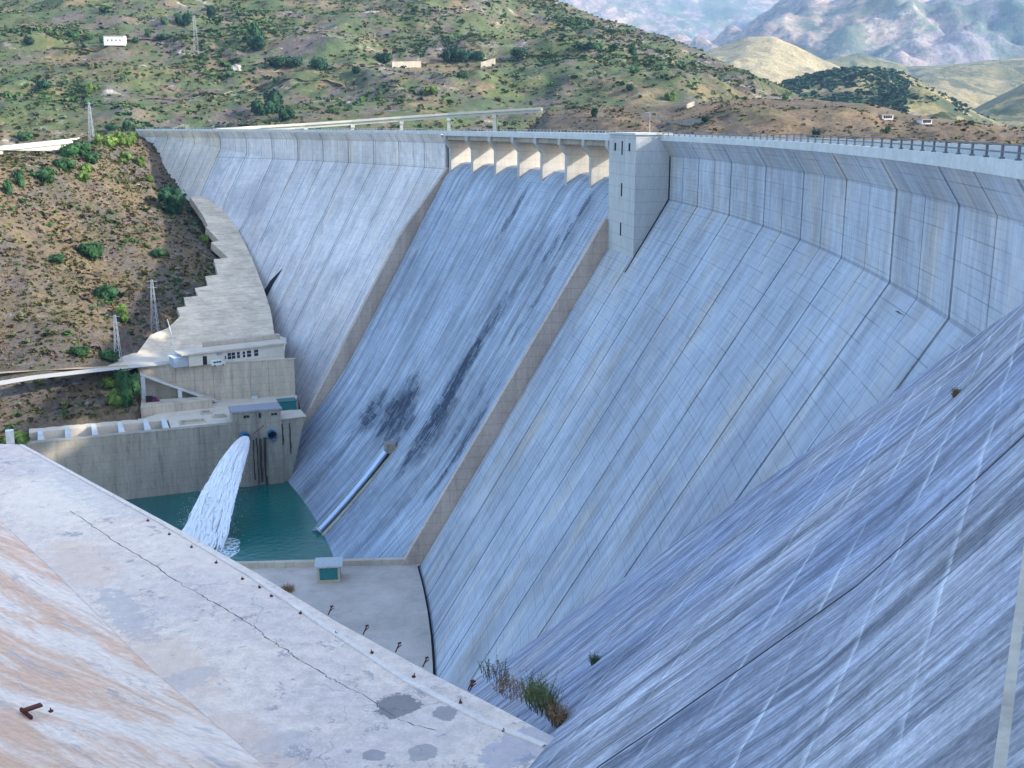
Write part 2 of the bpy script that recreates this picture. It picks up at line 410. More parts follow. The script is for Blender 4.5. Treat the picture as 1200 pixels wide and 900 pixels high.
# ------------------------------------------------------------------ near abutment face (45 degree slab meeting the dam)
fpx=[(1290,289),(1245,320),(1199,353),(1150,387),(1100,421),(1050,456),(1000,490),(950,525),(900,560),(850,595),(800,629),(750,664),(700,699),(650,734),(600,768),(575,785)]
fold=[oncone(*q) for q in fpx]
fold=[q for q in fold if q is not None]
H=Vector((-.447,-.894,0))
last=fold[-1]; dlt=(fold[-1]-fold[-3]).normalized()
fold.append(last+dlt*12); fold.append(last+dlt*26)
f0=fold[0]; d0=(fold[0]-fold[3]).normalized()
fold.insert(0,Vector((f0.x+4,f0.y-6,-3.2)) if f0.z<-4 else f0+Vector((2,-5,0)))
M_near=None
t=NT('streaked_slope_concrete'); co_=t.coord(); xs=t.sep(co_); u,v=xs[0],xs[1]
st=t.noise(t.coord(scale=(.8,.07,1),rot=(0,0,.06)),1,7,.78,.6); fs=t.noise(t.coord(scale=(6.,.22,1),rot=(0,0,.03)),1,7,.82,.3)
big=t.noise(t.coord(scale=(.06,.05,1)),1,4); 
col=t.mix(t.ramp(big,.35,.65),(.34,.38,.50),(.45,.45,.49))
f=t.math('MULTIPLY',t.ramp(st,.3,.7,.50,1.42),t.ramp(fs,.3,.7,.66,1.3))
col=t.mul(col,f)
ds=t.math('MULTIPLY',t.ramp(t.noise(t.coord(scale=(.33,.045,1),rot=(0,0,.05)),1,7,.8,.8),.47,.60,0,.9),t.ramp(fs,.35,.62,.2,1))
col=t.mix(ds,col,(.09,.105,.15))
# pale lime lines along the horizontal lifts
vw=t.math('ADD',v,t.math('MULTIPLY',t.noise(t.coord(scale=(.25,.25,1)),1,4),.7))
fr_=t.math('FRACT',t.math('DIVIDE',vw,3.6)); lm=t.math('MULTIPLY',t.ramp(fr_,.10,.0),t.math('MULTIPLY',t.ramp(t.noise(t.coord(scale=(.10,.5,1)),1,4),.38,.56,.05,.7),t.ramp(fs,.3,.6,.3,1.)))
col=t.mix(lm,col,(.78,.80,.84))
fr2=t.math('FRACT',t.math('DIVIDE',vw,3.25)); l2=t.math('MULTIPLY',t.ramp(fr2,.0,.2,.35,0.),t.ramp(t.noise(t.coord(scale=(.35,.2,1)),1,4),.45,.6))
col=t.mix(l2,col,(.10,.12,.17))
gr=t.noise(t.coord(scale=(7,4.,1)),1,7,.85); col=t.mul(col,t.ramp(gr,.3,.7,.72,1.25)); nk=t.math('MULTIPLY',t.ramp(t.noise(t.coord(scale=(1.5,.07,1),rot=(0,0,.03)),1,7,.8,.3),.54,.60,0,.75),t.ramp(big,.35,.6,.3,1.)); col=t.mix(nk,col,(.07,.085,.13)); bl=t.ramp(t.noise(t.coord(scale=(.35,.3,1)),1,8,.8),.35,.65,.78,1.2); col=t.mul(col,bl)
M_near=t.done(col,t.math('ADD',fs,st),.25,.5)
def slope_pt(i,s): return fold[i]+H*s
ab=tag(empty('abutment',(20,60,-20)),'streaked blue grey concrete abutment slope running down beside the viewpoint','abutment')
# two bays split by an open joint that runs down the slope
def ztop(q,s): return q
L=[0.]
for i in range(1,len(fold)): L.append(L[-1]+(fold[i]-fold[i-1]).length)
def slopepart(s0f,s1f,name,n=24,mat=None):
    mb=MB(); rows=[];uv=[]
    for i,q in enumerate(fold):
        s0,s1=s0f(q),s1f(q)
        rows.append([q+H*(s0+(s1-s0)*j/n) for j in range(n+1)])
        uv.append([((q+H*(s0+(s1-s0)*j/n)).dot(H), -q.z*1.41) for j in range(n+1)])
    mb.grid(rows,uv)
    return mb.build(name,mat or M_near,ab)
def joint_at(x0,y0,x1,y1):
    """distance s along H from the fold, linear in z, through two picture points"""
    out=[]
    for (x,y) in ((x0,y0),(x1,y1)):
        d=ray(x,y); best=None
        for i in range(len(fold)-1):
            for k in range(12):
                q=fold[i].lerp(fold[i+1],k/12.)
                if q.z>-1: continue
                p=d*(q.z/d.z); r=p-q; s=r.dot(H); e=(r-H*s).length
                if best is None or e<best[0]: best=(e,s,q.z)
        out.append(best)
    (e0,s0,z0),(e1,s1,z1)=out
    print('joint',out,[tuple(q) for q in fold[:3]])
    return lambda q:s0+(s1-s0)*(q.z-z0)/(z1-z0)
j1=joint_at(1199,545,700,838)
j2=joint_at(1196,700,1165,899)
jc_=None
for q in fold:
    if q.z<-1 and jc_ is None and q.z<-9: jc_=(q+H*j1(q)).dot(H)
j1=lambda q:jc_-q.dot(H)
slopepart(lambda q:0.,lambda q:j1(q)-.10,'slope_slab')
slopepart(lambda q:j1(q)+.10,lambda q:max(j1(q)+1,62.),'slope_slab')
# dark fill under the joint
mb=MB(); rows=[[q+H*(j1(q)-1)+Vector((0,0,-.5)),q+H*(j1(q)+1)+Vector((0,0,-.5))] for q in fold]; mb.grid(rows); mb.build('joint_filler',M_dark,ab)

q9=None
def pix(p):
    fw=p.y*cp-p.z*sp; up=p.y*sp+p.z*cp; return 600+F*p.x/fw, 450-F*up/fw
def foldz(z):
    for i in range(len(fold)-1):
        if fold[i].z>=z>fold[i+1].z: f_=(fold[i].z-z)/(fold[i].z-fold[i+1].z); return fold[i].lerp(fold[i+1],f_)
best=None
for k in range(80):
    z=-3.5-k*.1; q=foldz(z)
    if q is None: continue
    for j in range(200):
        c=q+H*(30+j*.5)
        if c.y*cp-c.z*sp<3: continue
        px_=pix(c); e=abs(px_[0]-1166)+abs(px_[1]-899)
        if best is None or e<best[0]: best=(e,z,j)
print('kerb',best); q9=foldz(best[1])
if q9 is not None:
    o_=Vector((.894,-.447,0)); mb=MB(); rows=[]
    for j in range(60):
        c=q9+H*(10+j*2.); rows.append([c+Vector((0,0,-.3)),c+Vector((0,0,.18)),c+o_*.35+Vector((0,0,.22)),c+o_*.37+Vector((0,0,.5)),c+o_*14+Vector((0,0,.8))])
    mb.grid(rows); mb.build('kerb',M_old,ab)
# ------------------------------------------------------------------ near berm (concrete spur) below the viewpoint
M_berm=None
t=NT('stained_spur_concrete'); c0=t.coord('OBJ',(1,1,1))
a=t.noise(t.coord('OBJ',(.09,.09,.09)),1,5,.6); b=t.noise(t.coord('OBJ',(1.1,1.1,1.1)),1,7,.72); c=t.noise(t.coord('OBJ',(6,6,6)),1,5,.7)
col=t.mix(t.ramp(a,.35,.65),(.84,.66,.52),(.70,.56,.48)); col=t.mul(col,t.math('MULTIPLY',t.ramp(b,.3,.7,.84,1.1),t.ramp(c,.3,.7,.9,1.08)))
worn=t.ramp(t.noise(t.coord('OBJ',(.45,.45,.45)),1,8,.78,.4),.585,.62,0,.6); col=t.mix(worn,col,(.26,.25,.26))
# fine cracks
wv=t.new('ShaderNodeTexVoronoi',feature='DISTANCE_TO_EDGE'); wv.inputs['Scale'].default_value=.11; wn_=t.new('ShaderNodeMapping')
nz=t.new('ShaderNodeTexNoise'); nz.inputs['Scale'].default_value=.5; nz.inputs['Detail'].default_value=6; t.l.new(t.coord('OBJ'),nz.inputs['Vector'])
va=t.new('ShaderNodeVectorMath',operation='MULTIPLY_ADD'); t.l.new(nz.outputs['Color'],va.inputs[0]); va.inputs[1].default_value=(2.2,2.2,2.2); t.l.new(t.coord('OBJ'),va.inputs[2]); t.l.new(va.outputs[0],wv.inputs['Vector'])
ck=t.math('MULTIPLY',t.ramp(wv.outputs['Distance'],.006,.0),t.ramp(a,.45,.6,0,.45)); col=t.mix(ck,col,(.16,.15,.14))
def spot(cx,cy,rx,ry,am,colr,ang=0.):
    global col
    q=onz(cx,cy,ZB); xs3=t.sep(t.coord('OBJ'))
    nz1=t.math('MULTIPLY',t.math('SUBTRACT',t.noise(t.coord('OBJ',(1.3,1.3,1.3)),1,6,.7),.5),rx*1.6); nz2=t.math('MULTIPLY',t.math('SUBTRACT',t.noise(t.coord('OBJ',(1.1,1.1,1.1),(1,0,0)),1,6,.7),.5),ry*1.6)
    dx=t.math('ADD',t.math('SUBTRACT',xs3[0],q.x),nz1); dy=t.math('ADD',t.math('SUBTRACT',xs3[1],q.y),nz2); c_,s_=math.cos(ang),math.sin(ang)
    ex=t.math('ADD',t.math('MULTIPLY',dx,c_/rx),t.math('MULTIPLY',dy,s_/rx)); ey=t.math('ADD',t.math('MULTIPLY',dx,-s_/ry),t.math('MULTIPLY',dy,c_/ry))
    r=t.math('ADD',t.math('MULTIPLY',ex,ex),t.math('MULTIPLY',ey,ey)); col=t.mix(t.ramp(r,1.1,.9,0,am),col,colr)
spot(467,827,1.15,1.25,.8,(.17,.16,.155)); spot(523,836,.6,.75,.7,(.22,.21,.21)); spot(440,886,.6,.5,.7,(.24,.23,.24)); spot(497,882,.7,.8,.6,(.24,.23,.24))
spot(95,660,5.,2.,.45,(.80,.55,.38),2.2); spot(200,775,5.5,1.7,.45,(.78,.54,.38),2.3); spot(290,868,4.,1.3,.4,(.74,.50,.35),2.3); spot(60,590,7.,3.,.4,(.92,.78,.60),2.2); spot(250,660,9.,1.6,.3,(.88,.70,.55),2.3)
spot(215,800,2.2,1.1,.35,(.42,.39,.39),.9); spot(150,720,5.,1.1,.4,(.36,.35,.37),2.2); spot(330,870,1.5,.9,.3,(.42,.39,.39),.5); spot(610,875,2.6,1.3,.5,(.30,.30,.38),.8); spot(100,570,12,2.2,.35,(.52,.50,.47),2.3)
M_berm=t.done(col,t.math('ADD',b,c),.06,.5)
t=NT('rust_stained_slope_concrete'); co_=t.coord()
a=t.noise(t.coord(scale=(.28,.055,1)),1,7,.72,1.6); b=t.noise(t.coord(scale=(1.2,.30,1)),1,8,.8,1.2); c=t.noise(t.coord(scale=(2.5,2.5,1)),1,5,.7)
d=t.noise(t.coord(scale=(.16,.03,1)),1,5,.6,1.)
col=t.mix(t.ramp(a,.42,.6),(.88,.70,.56),(.76,.47,.31)); col=t.mix(t.ramp(d,.56,.66,0,.8),col,(.34,.32,.33)); col=t.mix(t.ramp(b,.58,.68,0,.5),col,(.40,.23,.15))
col=t.mul(col,t.math('MULTIPLY',t.ramp(b,.3,.7,.88,1.12),t.ramp(c,.3,.7,.88,1.1)))
wrn=t.ramp(t.noise(t.coord(scale=(.5,.2,1)),1,8,.8,.6),.56,.6,0,.45); col=t.mix(wrn,col,(.36,.34,.34)); gcr=t.ramp(t.noise(t.coord(scale=(2.,.4,1)),1,8,.85,2.),.62,.66,0,.6); col=t.mix(gcr,col,(.20,.13,.10))
M_rustslope=t.done(col,t.math('ADD',b,c),.10,.6)
spur=tag(empty('concrete_spur',(-20,70,ZB)),'pale cracked concrete spur with a straight kerb and rusty anchors in the foreground','retaining wall')
def bp(x,y,z=ZB): q=onz(x,y,z); return (q.x,q.y)
E0=bp(672,877); edge=[bp(x,y) for x,y in ((655,866),(592,833),(500,786),(395,729),(300,672),(200,616),(100,562),(28,523))]
edge[0]=bp(655,866)
far=[bp(28,523),bp(-60,521)]
inner=[bp(-60,600),bp(0,612),bp(70,677),bp(180,787),bp(310,897),bp(420,1010)]
near=[bp(560,1100),bp(720,1000),bp(700,905)]
top=edge+far[1:]+inner+near
mb=MB()
# top sheet, subdivided fan for light relief
mb.poly([(x,y,ZB) for x,y in top]); mb.build('top_slab',M_berm,spur)
cr=[(82,600),(110,618),(133,635),(173,658),(200,677),(233,697),(253,708),(287,728),(305,740),(312,748),(333,760),(353,775),(383,792),(400,802),(432,818),(470,845),(520,858)]
mb=MB(); Q=[]
for a_,b_ in zip(cr[:-1],cr[1:]):
    for k in range(8): f_=k/8.; Q.append(onz(a_[0]+(b_[0]-a_[0])*f_,a_[1]+(b_[1]-a_[1])*f_,ZB+.004)+Vector((random.gauss(0,.05),random.gauss(0,.05),0)))
rows=[[q-Vector((w_,w_*.4,0)),q+Vector((w_,w_*.4,0))] for q in Q for w_ in (random.uniform(.012,.05),)]
mb.grid(rows); mb.build('crack',flat('crack_dirt',(.13,.12,.10),.95),spur)
M_kerb=plain_conc('kerb_concrete',(.82,.70,.60),.12,.6,.25,(.4,.36,.33),vert=False)
# kerb strip: low lip and chamfer that widens towards the abutment
mb=MB(); rows=[]; n=len(edge)
for i,(x,y) in enumerate(edge):
    q=Vector((x,y,0)); a_=Vector((edge[min(i+1,n-1)][0]-edge[max(i-1,0)][0],edge[min(i+1,n-1)][1]-edge[max(i-1,0)][1],0)).normalized()
    nn=Vector((a_.y,-a_.x,0)); 
    wd=[.9,1.5,1.5,.9,.5,.3,.22,.2][i]
    rows.append([(x+nn.x*o_,y+nn.y*o_,z_) for o_,z_ in ((-wd-.22,ZB+.004),(-wd-.2,ZB+.09),(-wd,ZB+.10),(-wd+.03,ZB+.03),(-.05,ZB-.10*wd),(0,ZB-.10*wd-.06),(.5,ZB-1.3),(1.6,ZB-4.5),(27,ZF-15))])
mb.grid(rows); mb.build('kerb',M_kerb,spur)
mb=MB(); fx=[(x,y) for x,y in far]; A_=Vector((fx[0][0],fx[0][1],ZB-.05)); B_=Vector((fx[1][0],fx[1][1],ZB-.05)); out=Vector((-.3,1,0)).normalized()
mb.grid([[A_+Vector((2,1,-2)),B_],[A_+out*30+Vector((24,10,-75)),B_+out*30+Vector((0,0,-75))]]); mb.build('end_face',M_berm,spur)
# rusty slope rising on the left
mb=MB(); rows=[];uv=[]
fl=[Vector((x,y,ZB-.02)) for x,y in inner]; fl.insert(0,Vector((fl[0].x-22,fl[0].y+14,ZB-.02)))
up=Vector((-.82,-.50,0)).normalized()
for i in range(len(fl)-1):
    for k in range(8):
        q=fl[i].lerp(fl[i+1],k/8.); row=[];ur=[]
        for j in range(22):
            s=j*1.8; h=s*.30+.0022*s*s*3; wob=mn.noise(Vector((q.x*.12,q.y*.12,s*.1)))*min(1.2,s*.12)
            pp=q+up*s+Vector((0,0,h+wob)); row.append(pp); ur.append((s+.38*(i*8+k)*1.6, (i*8+k)*1.6))
        rows.append(row);uv.append([(a_*.9,b_*1.) for a_,b_ in ur])
rows=[r for r in rows]
mb.grid(rows,[[(s_,t_) for s_,t_ in r] for r in uv]); mb.build('rust_stained_slope',M_rustslope,spur)
# anchors along the kerb
def anchor(x,y,lab,big=1.,group=None,z=ZB):
    p=onz(x,y,z); mb=MB(); s=big
    r0=random.uniform(0,3); s=big*.62
    mb.box(p+Vector((0,0,.07*s)),(.26*s,.26*s,.14*s),r0); mb.tube(p+Vector((0,0,.1*s)),p+Vector((random.uniform(-.06,.06),random.uniform(-.06,.06),.34*s)),.05*s,.05*s,8)
    o=mb.build('anchor_bolt',M_rust); return tag(o,lab,'anchor bolt',group)
GA='rusty anchor bolts in the row inside the spur kerb'
for (x,y) in ((174,612),(199,628),(225,643),(254,661),(285,680),(305,690),(319,700),(353,720),(395,744),(437,766),(486,794),(541,824)):
    anchor(x,y,'small rusty anchor bolt in the row just inside the pale kerb of the concrete spur',1.,GA)
anchor(592,857,'rusty anchor bolt at the blunt end of the spur beyond the crack')
anchor(61,836,'small rusty anchor stub beside the bent steel bracket',1.,z=ZB+3.0)
def spike(x,y,x2,y2,lab,group=None):
    ex=[655,592,500,395,300,200,100,28]; ey=[866,833,786,729,672,616,562,523]
    yy=float(np.interp(x,ex[::-1],ey[::-1])); a=onz(x,yy,ZB-.2)+Vector((.2,.25,-.15)); mb=MB(); b_=a+Vector((.24,.08,.55))
    mb.tube(a,b_,.04,.04,6); mb.tube(a+Vector((.08,0,.2)),b_+Vector((.12,0,-.1)),.03,.03,6); mb.box(b_,(.2,.08,.08),.5)
    return tag(mb.build('steel_spike',M_rust),lab,'steel spike',group)
for (x,y) in ((381,712),(422,735),(460,757),(492,776),(545,806),(547,800)):
    spike(x,y,0,0,'rusty steel spike sticking up from the outer side of the pale kerb','rusty spikes outside the kerb')
br=tag(empty('steel_bracket',onz(32,838,ZB+3)),'bent rusty steel bracket lying on the stained slope at the lower left','bracket')
p=onz(32,838,ZB+3.2); mb=MB(); mb.box(p,(1.15,.12,.16),-.75); mb.build('bar',M_rust,br)
mb=MB(); mb.box(p+Vector((.22,.26,.16)),(.8,.3,.1),.75); mb.build('plate',M_rust,br)
# ------------------------------------------------------------------ stilling basin: floor, right wall, water
fa=onz(285,661.5,-95.8); fb=onz(480,656,-95.8); dr=(fb-fa).normalized(); nn=Vector((-dr.y,dr.x,0))
fa2=fa-dr*90
mb=MB(); mb.prism([(q.x,q.y) for q in (fa2,fb+dr*1.,fb+dr*1+nn*1.4,fa2+nn*1.4)],-116,-95.8)
tag(mb.build('basin_wall',M_old),'low weathered concrete wall between the green pool and the pale floor','wall')
fl_=[fa2,fb+dr*3]
dm=[P(th,coneK(ZF)+.9,ZF) for th in np.arange(11.2,-7,-1.5)]
mb=MB(); pts=[(q.x,q.y) for q in fl_]+[(q.x,q.y) for q in dm]+[(-20,60),(-150,90)]
mb.poly([(x,y,ZF) for x,y in pts]); tag(mb.build('pavement',M_floor),kind='structure')
mb=MB(); ds_=[P(th,coneK(ZF)-1,ZF-.7) for th in np.arange(11.2,-7,-1.)]; de_=[P(th,coneK(ZF)+2,ZF-.7) for th in np.arange(11.2,-7,-1.)]
mb.grid([ds_,de_]); o=mb.build('gutter',M_dark); tag(o,kind='structure')
t=NT('pool_water',.06); a=t.noise(t.coord('OBJ',(.5,.5,.5)),1,5,.6); b=t.noise(t.coord('OBJ',(.02,.02,.02)),1,3)
t.b.inputs['Specular IOR Level'].default_value=.5
M_water=t.done(t.mix(t.ramp(b,.35,.65),(.002,.075,.075),(.004,.125,.105)),a,.2,.6)
mb=MB(); mb.poly([(-260,180,ZW),(-20,180,ZW),(-20,420,ZW),(-260,420,ZW)]); tag(mb.build('water',M_water),kind='structure')
# upstream reservoir
mb=MB(); mb.poly([(-500,640,-14),(-100,500,-14)] and [(40,-300,-14),(1500,-300,-14),(1500,1200,-14),(-600,1200,-14),(-600,700,-14),(-260,620,-14),(-120,575,-14),(-20,455,-14),(30,330,-14),(48,200,-14),(50,60,-14)])
tag(mb.build('water',M_water),kind='structure')
# ------------------------------------------------------------------ left basin wall and terraces
W1=Vector((-84.1,330.52,0)); e1=Vector((.927,.374,0)).normalized(); e2=Vector((-e1.y,e1.x,0))
def L_(a,b,z=0.): q=W1+e1*a+e2*b; return Vector((q.x,q.y,z))
def LB(a0,a1,b0,b1,z0,z1,mb):
    mb.prism([(q.x,q.y) for q in (L_(a0,b0),L_(a1,b0),L_(a1,b1),L_(a0,b1))],z0,z1)
bw=tag(empty('retaining_wall',L_(-30,0,ZW)),'tall dark stained concrete wall on the far side of the green pool with open bays behind its top','retaining wall')
mb=MB(); mb.prism([(q.x,q.y) for q in (L_(-95,-16),L_(-62,-3.),L_(-58,0),L_(-2,0),L_(-2,2.5),L_(-95,2.5))],-116,Z1); mb.build('wall',M_basin,bw)
# terrace behind (pit between a=-58 and -20)
mb=MB(); mb.prism([(q.x,q.y) for q in (L_(-20,2.52),L_(16,2.52),L_(24,30),L_(18,34),L_(-8,34.5),L_(-27,17.),L_(-60,17),L_(-60,12),L_(-20,12))],-112,Z1-.01)
tag(mb.build('pavement',M_pave),kind='structure')
mb=MB(); LB(-60,-20.02,2.52,11.98,-112,Z1-3.4,mb); mb.build('bay_floor',M_pave,bw)
for k,a in enumerate((-57.5,-50.,-42.5,-35.,-27.5,-22.2)):
    mb=MB(); p0=[L_(a,2.5,Z1-3.4),L_(a+1.9,2.5,Z1-3.4),L_(a+1.9,11.9,Z1-3.4),L_(a,11.9,Z1-3.4)]
    p1=[L_(a,2.5,Z1-.9),L_(a+1.9,2.5,Z1-.7),L_(a+1.3,11.9,Z1+.9),L_(a,11.9,Z1+.9)]
    mb.hexa(p0+p1); mb.build('buttress',M_parapet,bw)
# low framed openings on the terrace
def pit(name,a0,a1,b0,b1,lab,cat):
    r=tag(empty(name,L_((a0+a1)/2,(b0+b1)/2,Z1)),lab,cat)
    mb=MB()
    for (q0,q1,q2,q3) in ((a0,a1,b0,b0+.4),(a0,a1,b1-.4,b1),(a0,a0+.4,b0+.4,b1-.4),(a1-.4,a1,b0+.4,b1-.4)): LB(q0,q1,q2,q3,Z1-.1,Z1+.55,mb)
    mb.build('kerb',M_old,r); mb=MB(); LB(a0+.4,a1-.4,b0+.4,b1-.4,Z1-.05,Z1+.05,mb); mb.build('cover',M_basin,r); return r
pit('access_hatch',-17,-9.5,4.5,8.5,'long framed pit with raised kerb on the terrace beside the open bays','hatch')
pit('access_hatch',-6.5,-2.5,9.,12.,'small squat framed hatch near the gatehouse roof','hatch')
pit('access_hatch',-9.5,-6.5,14.5,18.,'dark open hatch in the middle of the terrace','hatch')
# ------------------------------------------------------------------ outlet gatehouse
gh=tag(empty('gatehouse',L_(8,2,ZW)),'concrete gatehouse block in the pool corner with two outlet pipes and a wavy flat roof','gatehouse')
ft=[(-2,-.3),(3,-1.3),(6.,-.7),(9,-1.4),(12.6,-1.4),(12.6,-.2),(20.5,.4)]
fb_=[(-2,-.3),(3,-1.3),(6.,-.7),(9,-1.4),(12.6,-1.4),(12.6,-.2),(14.2,.4)]
mb=MB()
def wallblk(mb,ft,fb_,z0,z1,bback):
    pt=[L_(a,b,z1) for a,b in ft]+[L_(ft[-1][0],bback,z1),L_(ft[0][0],bback,z1)]
    pb=[L_(a,b,z0) for a,b in fb_]+[L_(fb_[-1][0],bback,z0),L_(fb_[0][0],bback,z0)]
    n=len(pt); b=len(mb.v); mb.v+=[tuple(q) for q in pb+pt]
    mb.f.append(list(range(b,b+n))[::-1]); mb.f.append(list(range(b+n,b+2*n))); mb.uv+=[None,None]
    for i in range(n):
        j=(i+1)%n; mb.f.append([b+i,b+j,b+n+j,b+n+i]); mb.uv.append(None)
wallblk(mb,ft,fb_,-114,Z1,2.48); mb.build('wall',M_basin,gh)
mb=MB(); wallblk(mb,ft[:5],ft[:5],Z1+.01,Z1+3.6,6.); mb.build('upper_wall',M_basin,gh)
rf=[(a_,b_-.45) for a_,b_ in ft[:5]]; rf[0]=(-2.4,-.8); rf[-1]=(13,-1.9)
mb=MB(); wallblk(mb,rf,rf,Z1+3.61,Z1+4.1,6.5); mb.build('roof',flat('grey_roof',(.26,.26,.28),.8),gh)
mb=MB(); wallblk(mb,[(12.8,-.5),(20.8,.1)],[(12.8,-.5),(20.8,.1)],Z1+.01,Z1+.3,9.); mb.build('side_slab',M_pave,gh)
for a in (1.2,2.2,9.6,10.6):
    mb=MB(); LB(a,a+.7,-1.75,-1.1,Z1+2.,Z1+2.6,mb); mb.build('window',M_dark,gh)
mb=MB(); LB(5.9,6.5,-1.2,-.6,Z1+1.4,Z1+2.9,mb); mb.build('door',M_dark,gh)
def outlet(a,z,r,mat):
    mb=MB(); c0=L_(a,-.3,z); c1=L_(a,-3.0,z-.25); mb.tube(c0,c1,r,r,20,cap=False); mb.tube(c0,c1,r-.16,r-.16,20,cap=False)
    for c_,rr in ((c1,r+.16),): mb.tube(c_,c_+(c1-c0).normalized()*.3,rr,rr,20,cap=False); mb.tube(c_,c_+(c1-c0).normalized()*.3,r-.16,r-.16,20,cap=False)
    o=mb.build('outlet_pipe',mat,gh,smooth=True)
    mb=MB(); mb.tube(c0.lerp(c1,.5),c0.lerp(c1,.55),r-.15,r-.15,20); mb.build('pipe_mouth',M_dark,o)
    return c1
OA=outlet(1.2,-93.2,1.25,M_bluepipe); OB=outlet(9.4,-93.4,1.35,M_bluepipe)
M_stain=plain_conc('black_leak_stain',(.05,.045,.04),.3,.5,.3)
for (a,z0,z1,wd) in ((3.6,-108,-95,.5),(4.7,-109.6,-94.5,.35),(5.6,-109,-95,.6),(6.9,-109.8,-94.6,.7),(12.9,-98,-91,.5),(15.2,-101,-91,.4)):
    mb=MB(); bb=-1.5 if a<12.6 else -.25
    if 3<a<6: bb=-1.2
    for k in range(6):
        za=z0+(z1-z0)*k/6; zb=z0+(z1-z0)*(k+1)/6; o_=random.uniform(-.12,.12)
        bq=bb+(.1 if a<12 else .12)
        LB(a+o_,a+o_+wd*random.uniform(.6,1.1),bq-.12,bq+.5,za,zb,mb)
    mb.build('water_stain',M_stain,gh)
mb=MB(); mb.tube(L_(3.6,-2.4,-92.8),L_(7.,-1.9,-90.6),.12,.12,6); mb.tube(L_(7.,-1.9,-90.6),L_(7.,-1.2,-90.6),.12,.12,6); mb.build('strut',M_rust,gh)
mb=MB(); LB(7.8,11.2,-3.,-1.3,-95.2,-94.9,mb); mb.build('platform',M_basin,gh)
# teal kiosk on the terrace
def gable_box(name,c,sx,sy,h,rz,wallm,roofm,lab,cat,over=.3,rh=.25,base=None,doors=0):
    r=tag(empty(name,c),lab,cat); c=Vector(c)
    mb=MB(); mb.box(c+Vector((0,0,h/2)),(sx,sy,h),rz); mb.build('wall',wallm,r)
    mb=MB(); mb.box(c+Vector((0,0,h+rh/2)),(sx+2*over,sy+2*over,rh),rz); mb.build('roof',roofm,r)
    if base: mb=MB(); mb.box(c+Vector((0,0,.3)),(sx+.3,sy+.3,.6),rz); mb.build('base',base,r)
    f=Vector((math.sin(rz),-math.cos(rz),0)); s=Vector((math.cos(rz),math.sin(rz),0))
    for k in range(doors):
        mb=MB(); mb.box(c+f*(sy/2+.02)+s*((k-(doors-1)/2)*sx/doors)+Vector((0,0,h*.5)),(sx/doors*.8,.08,h*.8),rz); mb.build('door',M_teal,r)
    return r
rz1=math.atan2(e1.y,e1.x)
gable_box('kiosk',L_(17.2,13,Z1+.02),5.4,4.,2.7,rz1,M_teal,flat('dull_green_roof',(.05,.14,.14),.6),'green metal kiosk on the terrace edge beside the dam face','kiosk',doors=3)
hc=onz(385,683,ZF+.02); gable_box('hut',hc+Vector((0,2.,0)),4.9,4.2,3.6,rz1*.3,M_old,flat('pale_hut_roof',(.42,.44,.44),.7),'small pump hut with pale flat roof and teal shutter on the floor beside the pool','hut',over=.55,rh=.35,base=flat('ochre_plinth',(.45,.38,.25)),doors=1)
# ------------------------------------------------------------------ upper retaining wall and terrace
U0=Vector((-121.5,353.4,0)); U1=Vector((-70,368.8,0)); ue=(U1-U0).normalized(); un=Vector((-ue.y,ue.x,0))
def U_(a,b,z=0.): q=U0+ue*a+un*b; return Vector((q.x,q.y,z))
UL=(U1-U0).length
uw=tag(empty('retaining_wall',U_(25,0,Z1)),'pale ribbed retaining wall carrying the upper terrace with the parked van','retaining wall')
mb=MB(); mb.prism([(q.x,q.y) for q in (U_(0,0),U_(UL-4,0),U_(UL-7,1.2),U_(0,1.2))],-95,Z2+.02); mb.build('wall',M_old,uw)
mb=MB(); mb.prism([(q.x,q.y) for q in (U_(0,-.15),U_(UL-3.5,-.15),U_(UL-3.8,.35),U_(0,.35))],Z2+.03,Z2+.25); mb.build('coping',M_pave,uw)
mb=MB(); mb.prism([(q.x,q.y) for q in (U_(-.2,-.2),U_(-1.1,10),U_(-.3,10),U_(.4,1.))],-95,Z2+.05); mb.build('side_wall',M_parapet,uw)
for a in (5.,11,17,23,29,35,41): mb=MB(); mb.prism([(q.x,q.y) for q in (U_(a,-.05),U_(a+.16,-.05),U_(a+.16,.1),U_(a,.1))],Z1,Z2-.3); mb.build('wall_joint',M_basin,uw)
# stair ramp in front
rp=tag(empty('ramp',U_(8,-3,Z1)),'sloping concrete ramp on pillars in front of the upper retaining wall','ramp')
mb=MB(); zt=lambda a: Z2-1.2+(Z1-Z2+1.2)*(a/25.)
mb.hexa([U_(.2,-4.2,zt(0)-.7),U_(25,-4.2,zt(25)-.7),U_(25,-3.6,zt(25)-.7),U_(.2,-3.6,zt(0)-.7),U_(.2,-4.2,zt(0)),U_(25,-4.2,zt(25)),U_(25,-3.6,zt(25)),U_(.2,-3.6,zt(0))]); mb.build('sloping_beam',M_parapet,rp)
mb=MB(); mb.hexa([U_(.2,-3.58,zt(0)-.6),U_(25,-3.58,zt(25)-.6),U_(25,-.1,zt(25)-.6),U_(.2,-.1,zt(0)-.6),U_(.2,-3.58,zt(0)-.1),U_(25,-3.58,zt(25)-.1),U_(25,-.1,zt(25)-.1),U_(.2,-.1,zt(0)-.1)]); mb.build('slab',M_old,rp)
for a,zb in ((.3,Z1),(11.5,Z1)):
    mb=MB(); mb.prism([(q.x,q.y) for q in (U_(a,-4.25),U_(a+1.3,-4.25),U_(a+1.3,-3.3),U_(a,-3.3))],zb-2,zt(a+1)-.5); mb.build('pillar',M_parapet,rp)
lw=MB(); lw.prism([(q.x,q.y) for q in (U_(0,-14),U_(22,-10),U_(22,-4.6),U_(0,-4.6))],-93,Z1+2.6)
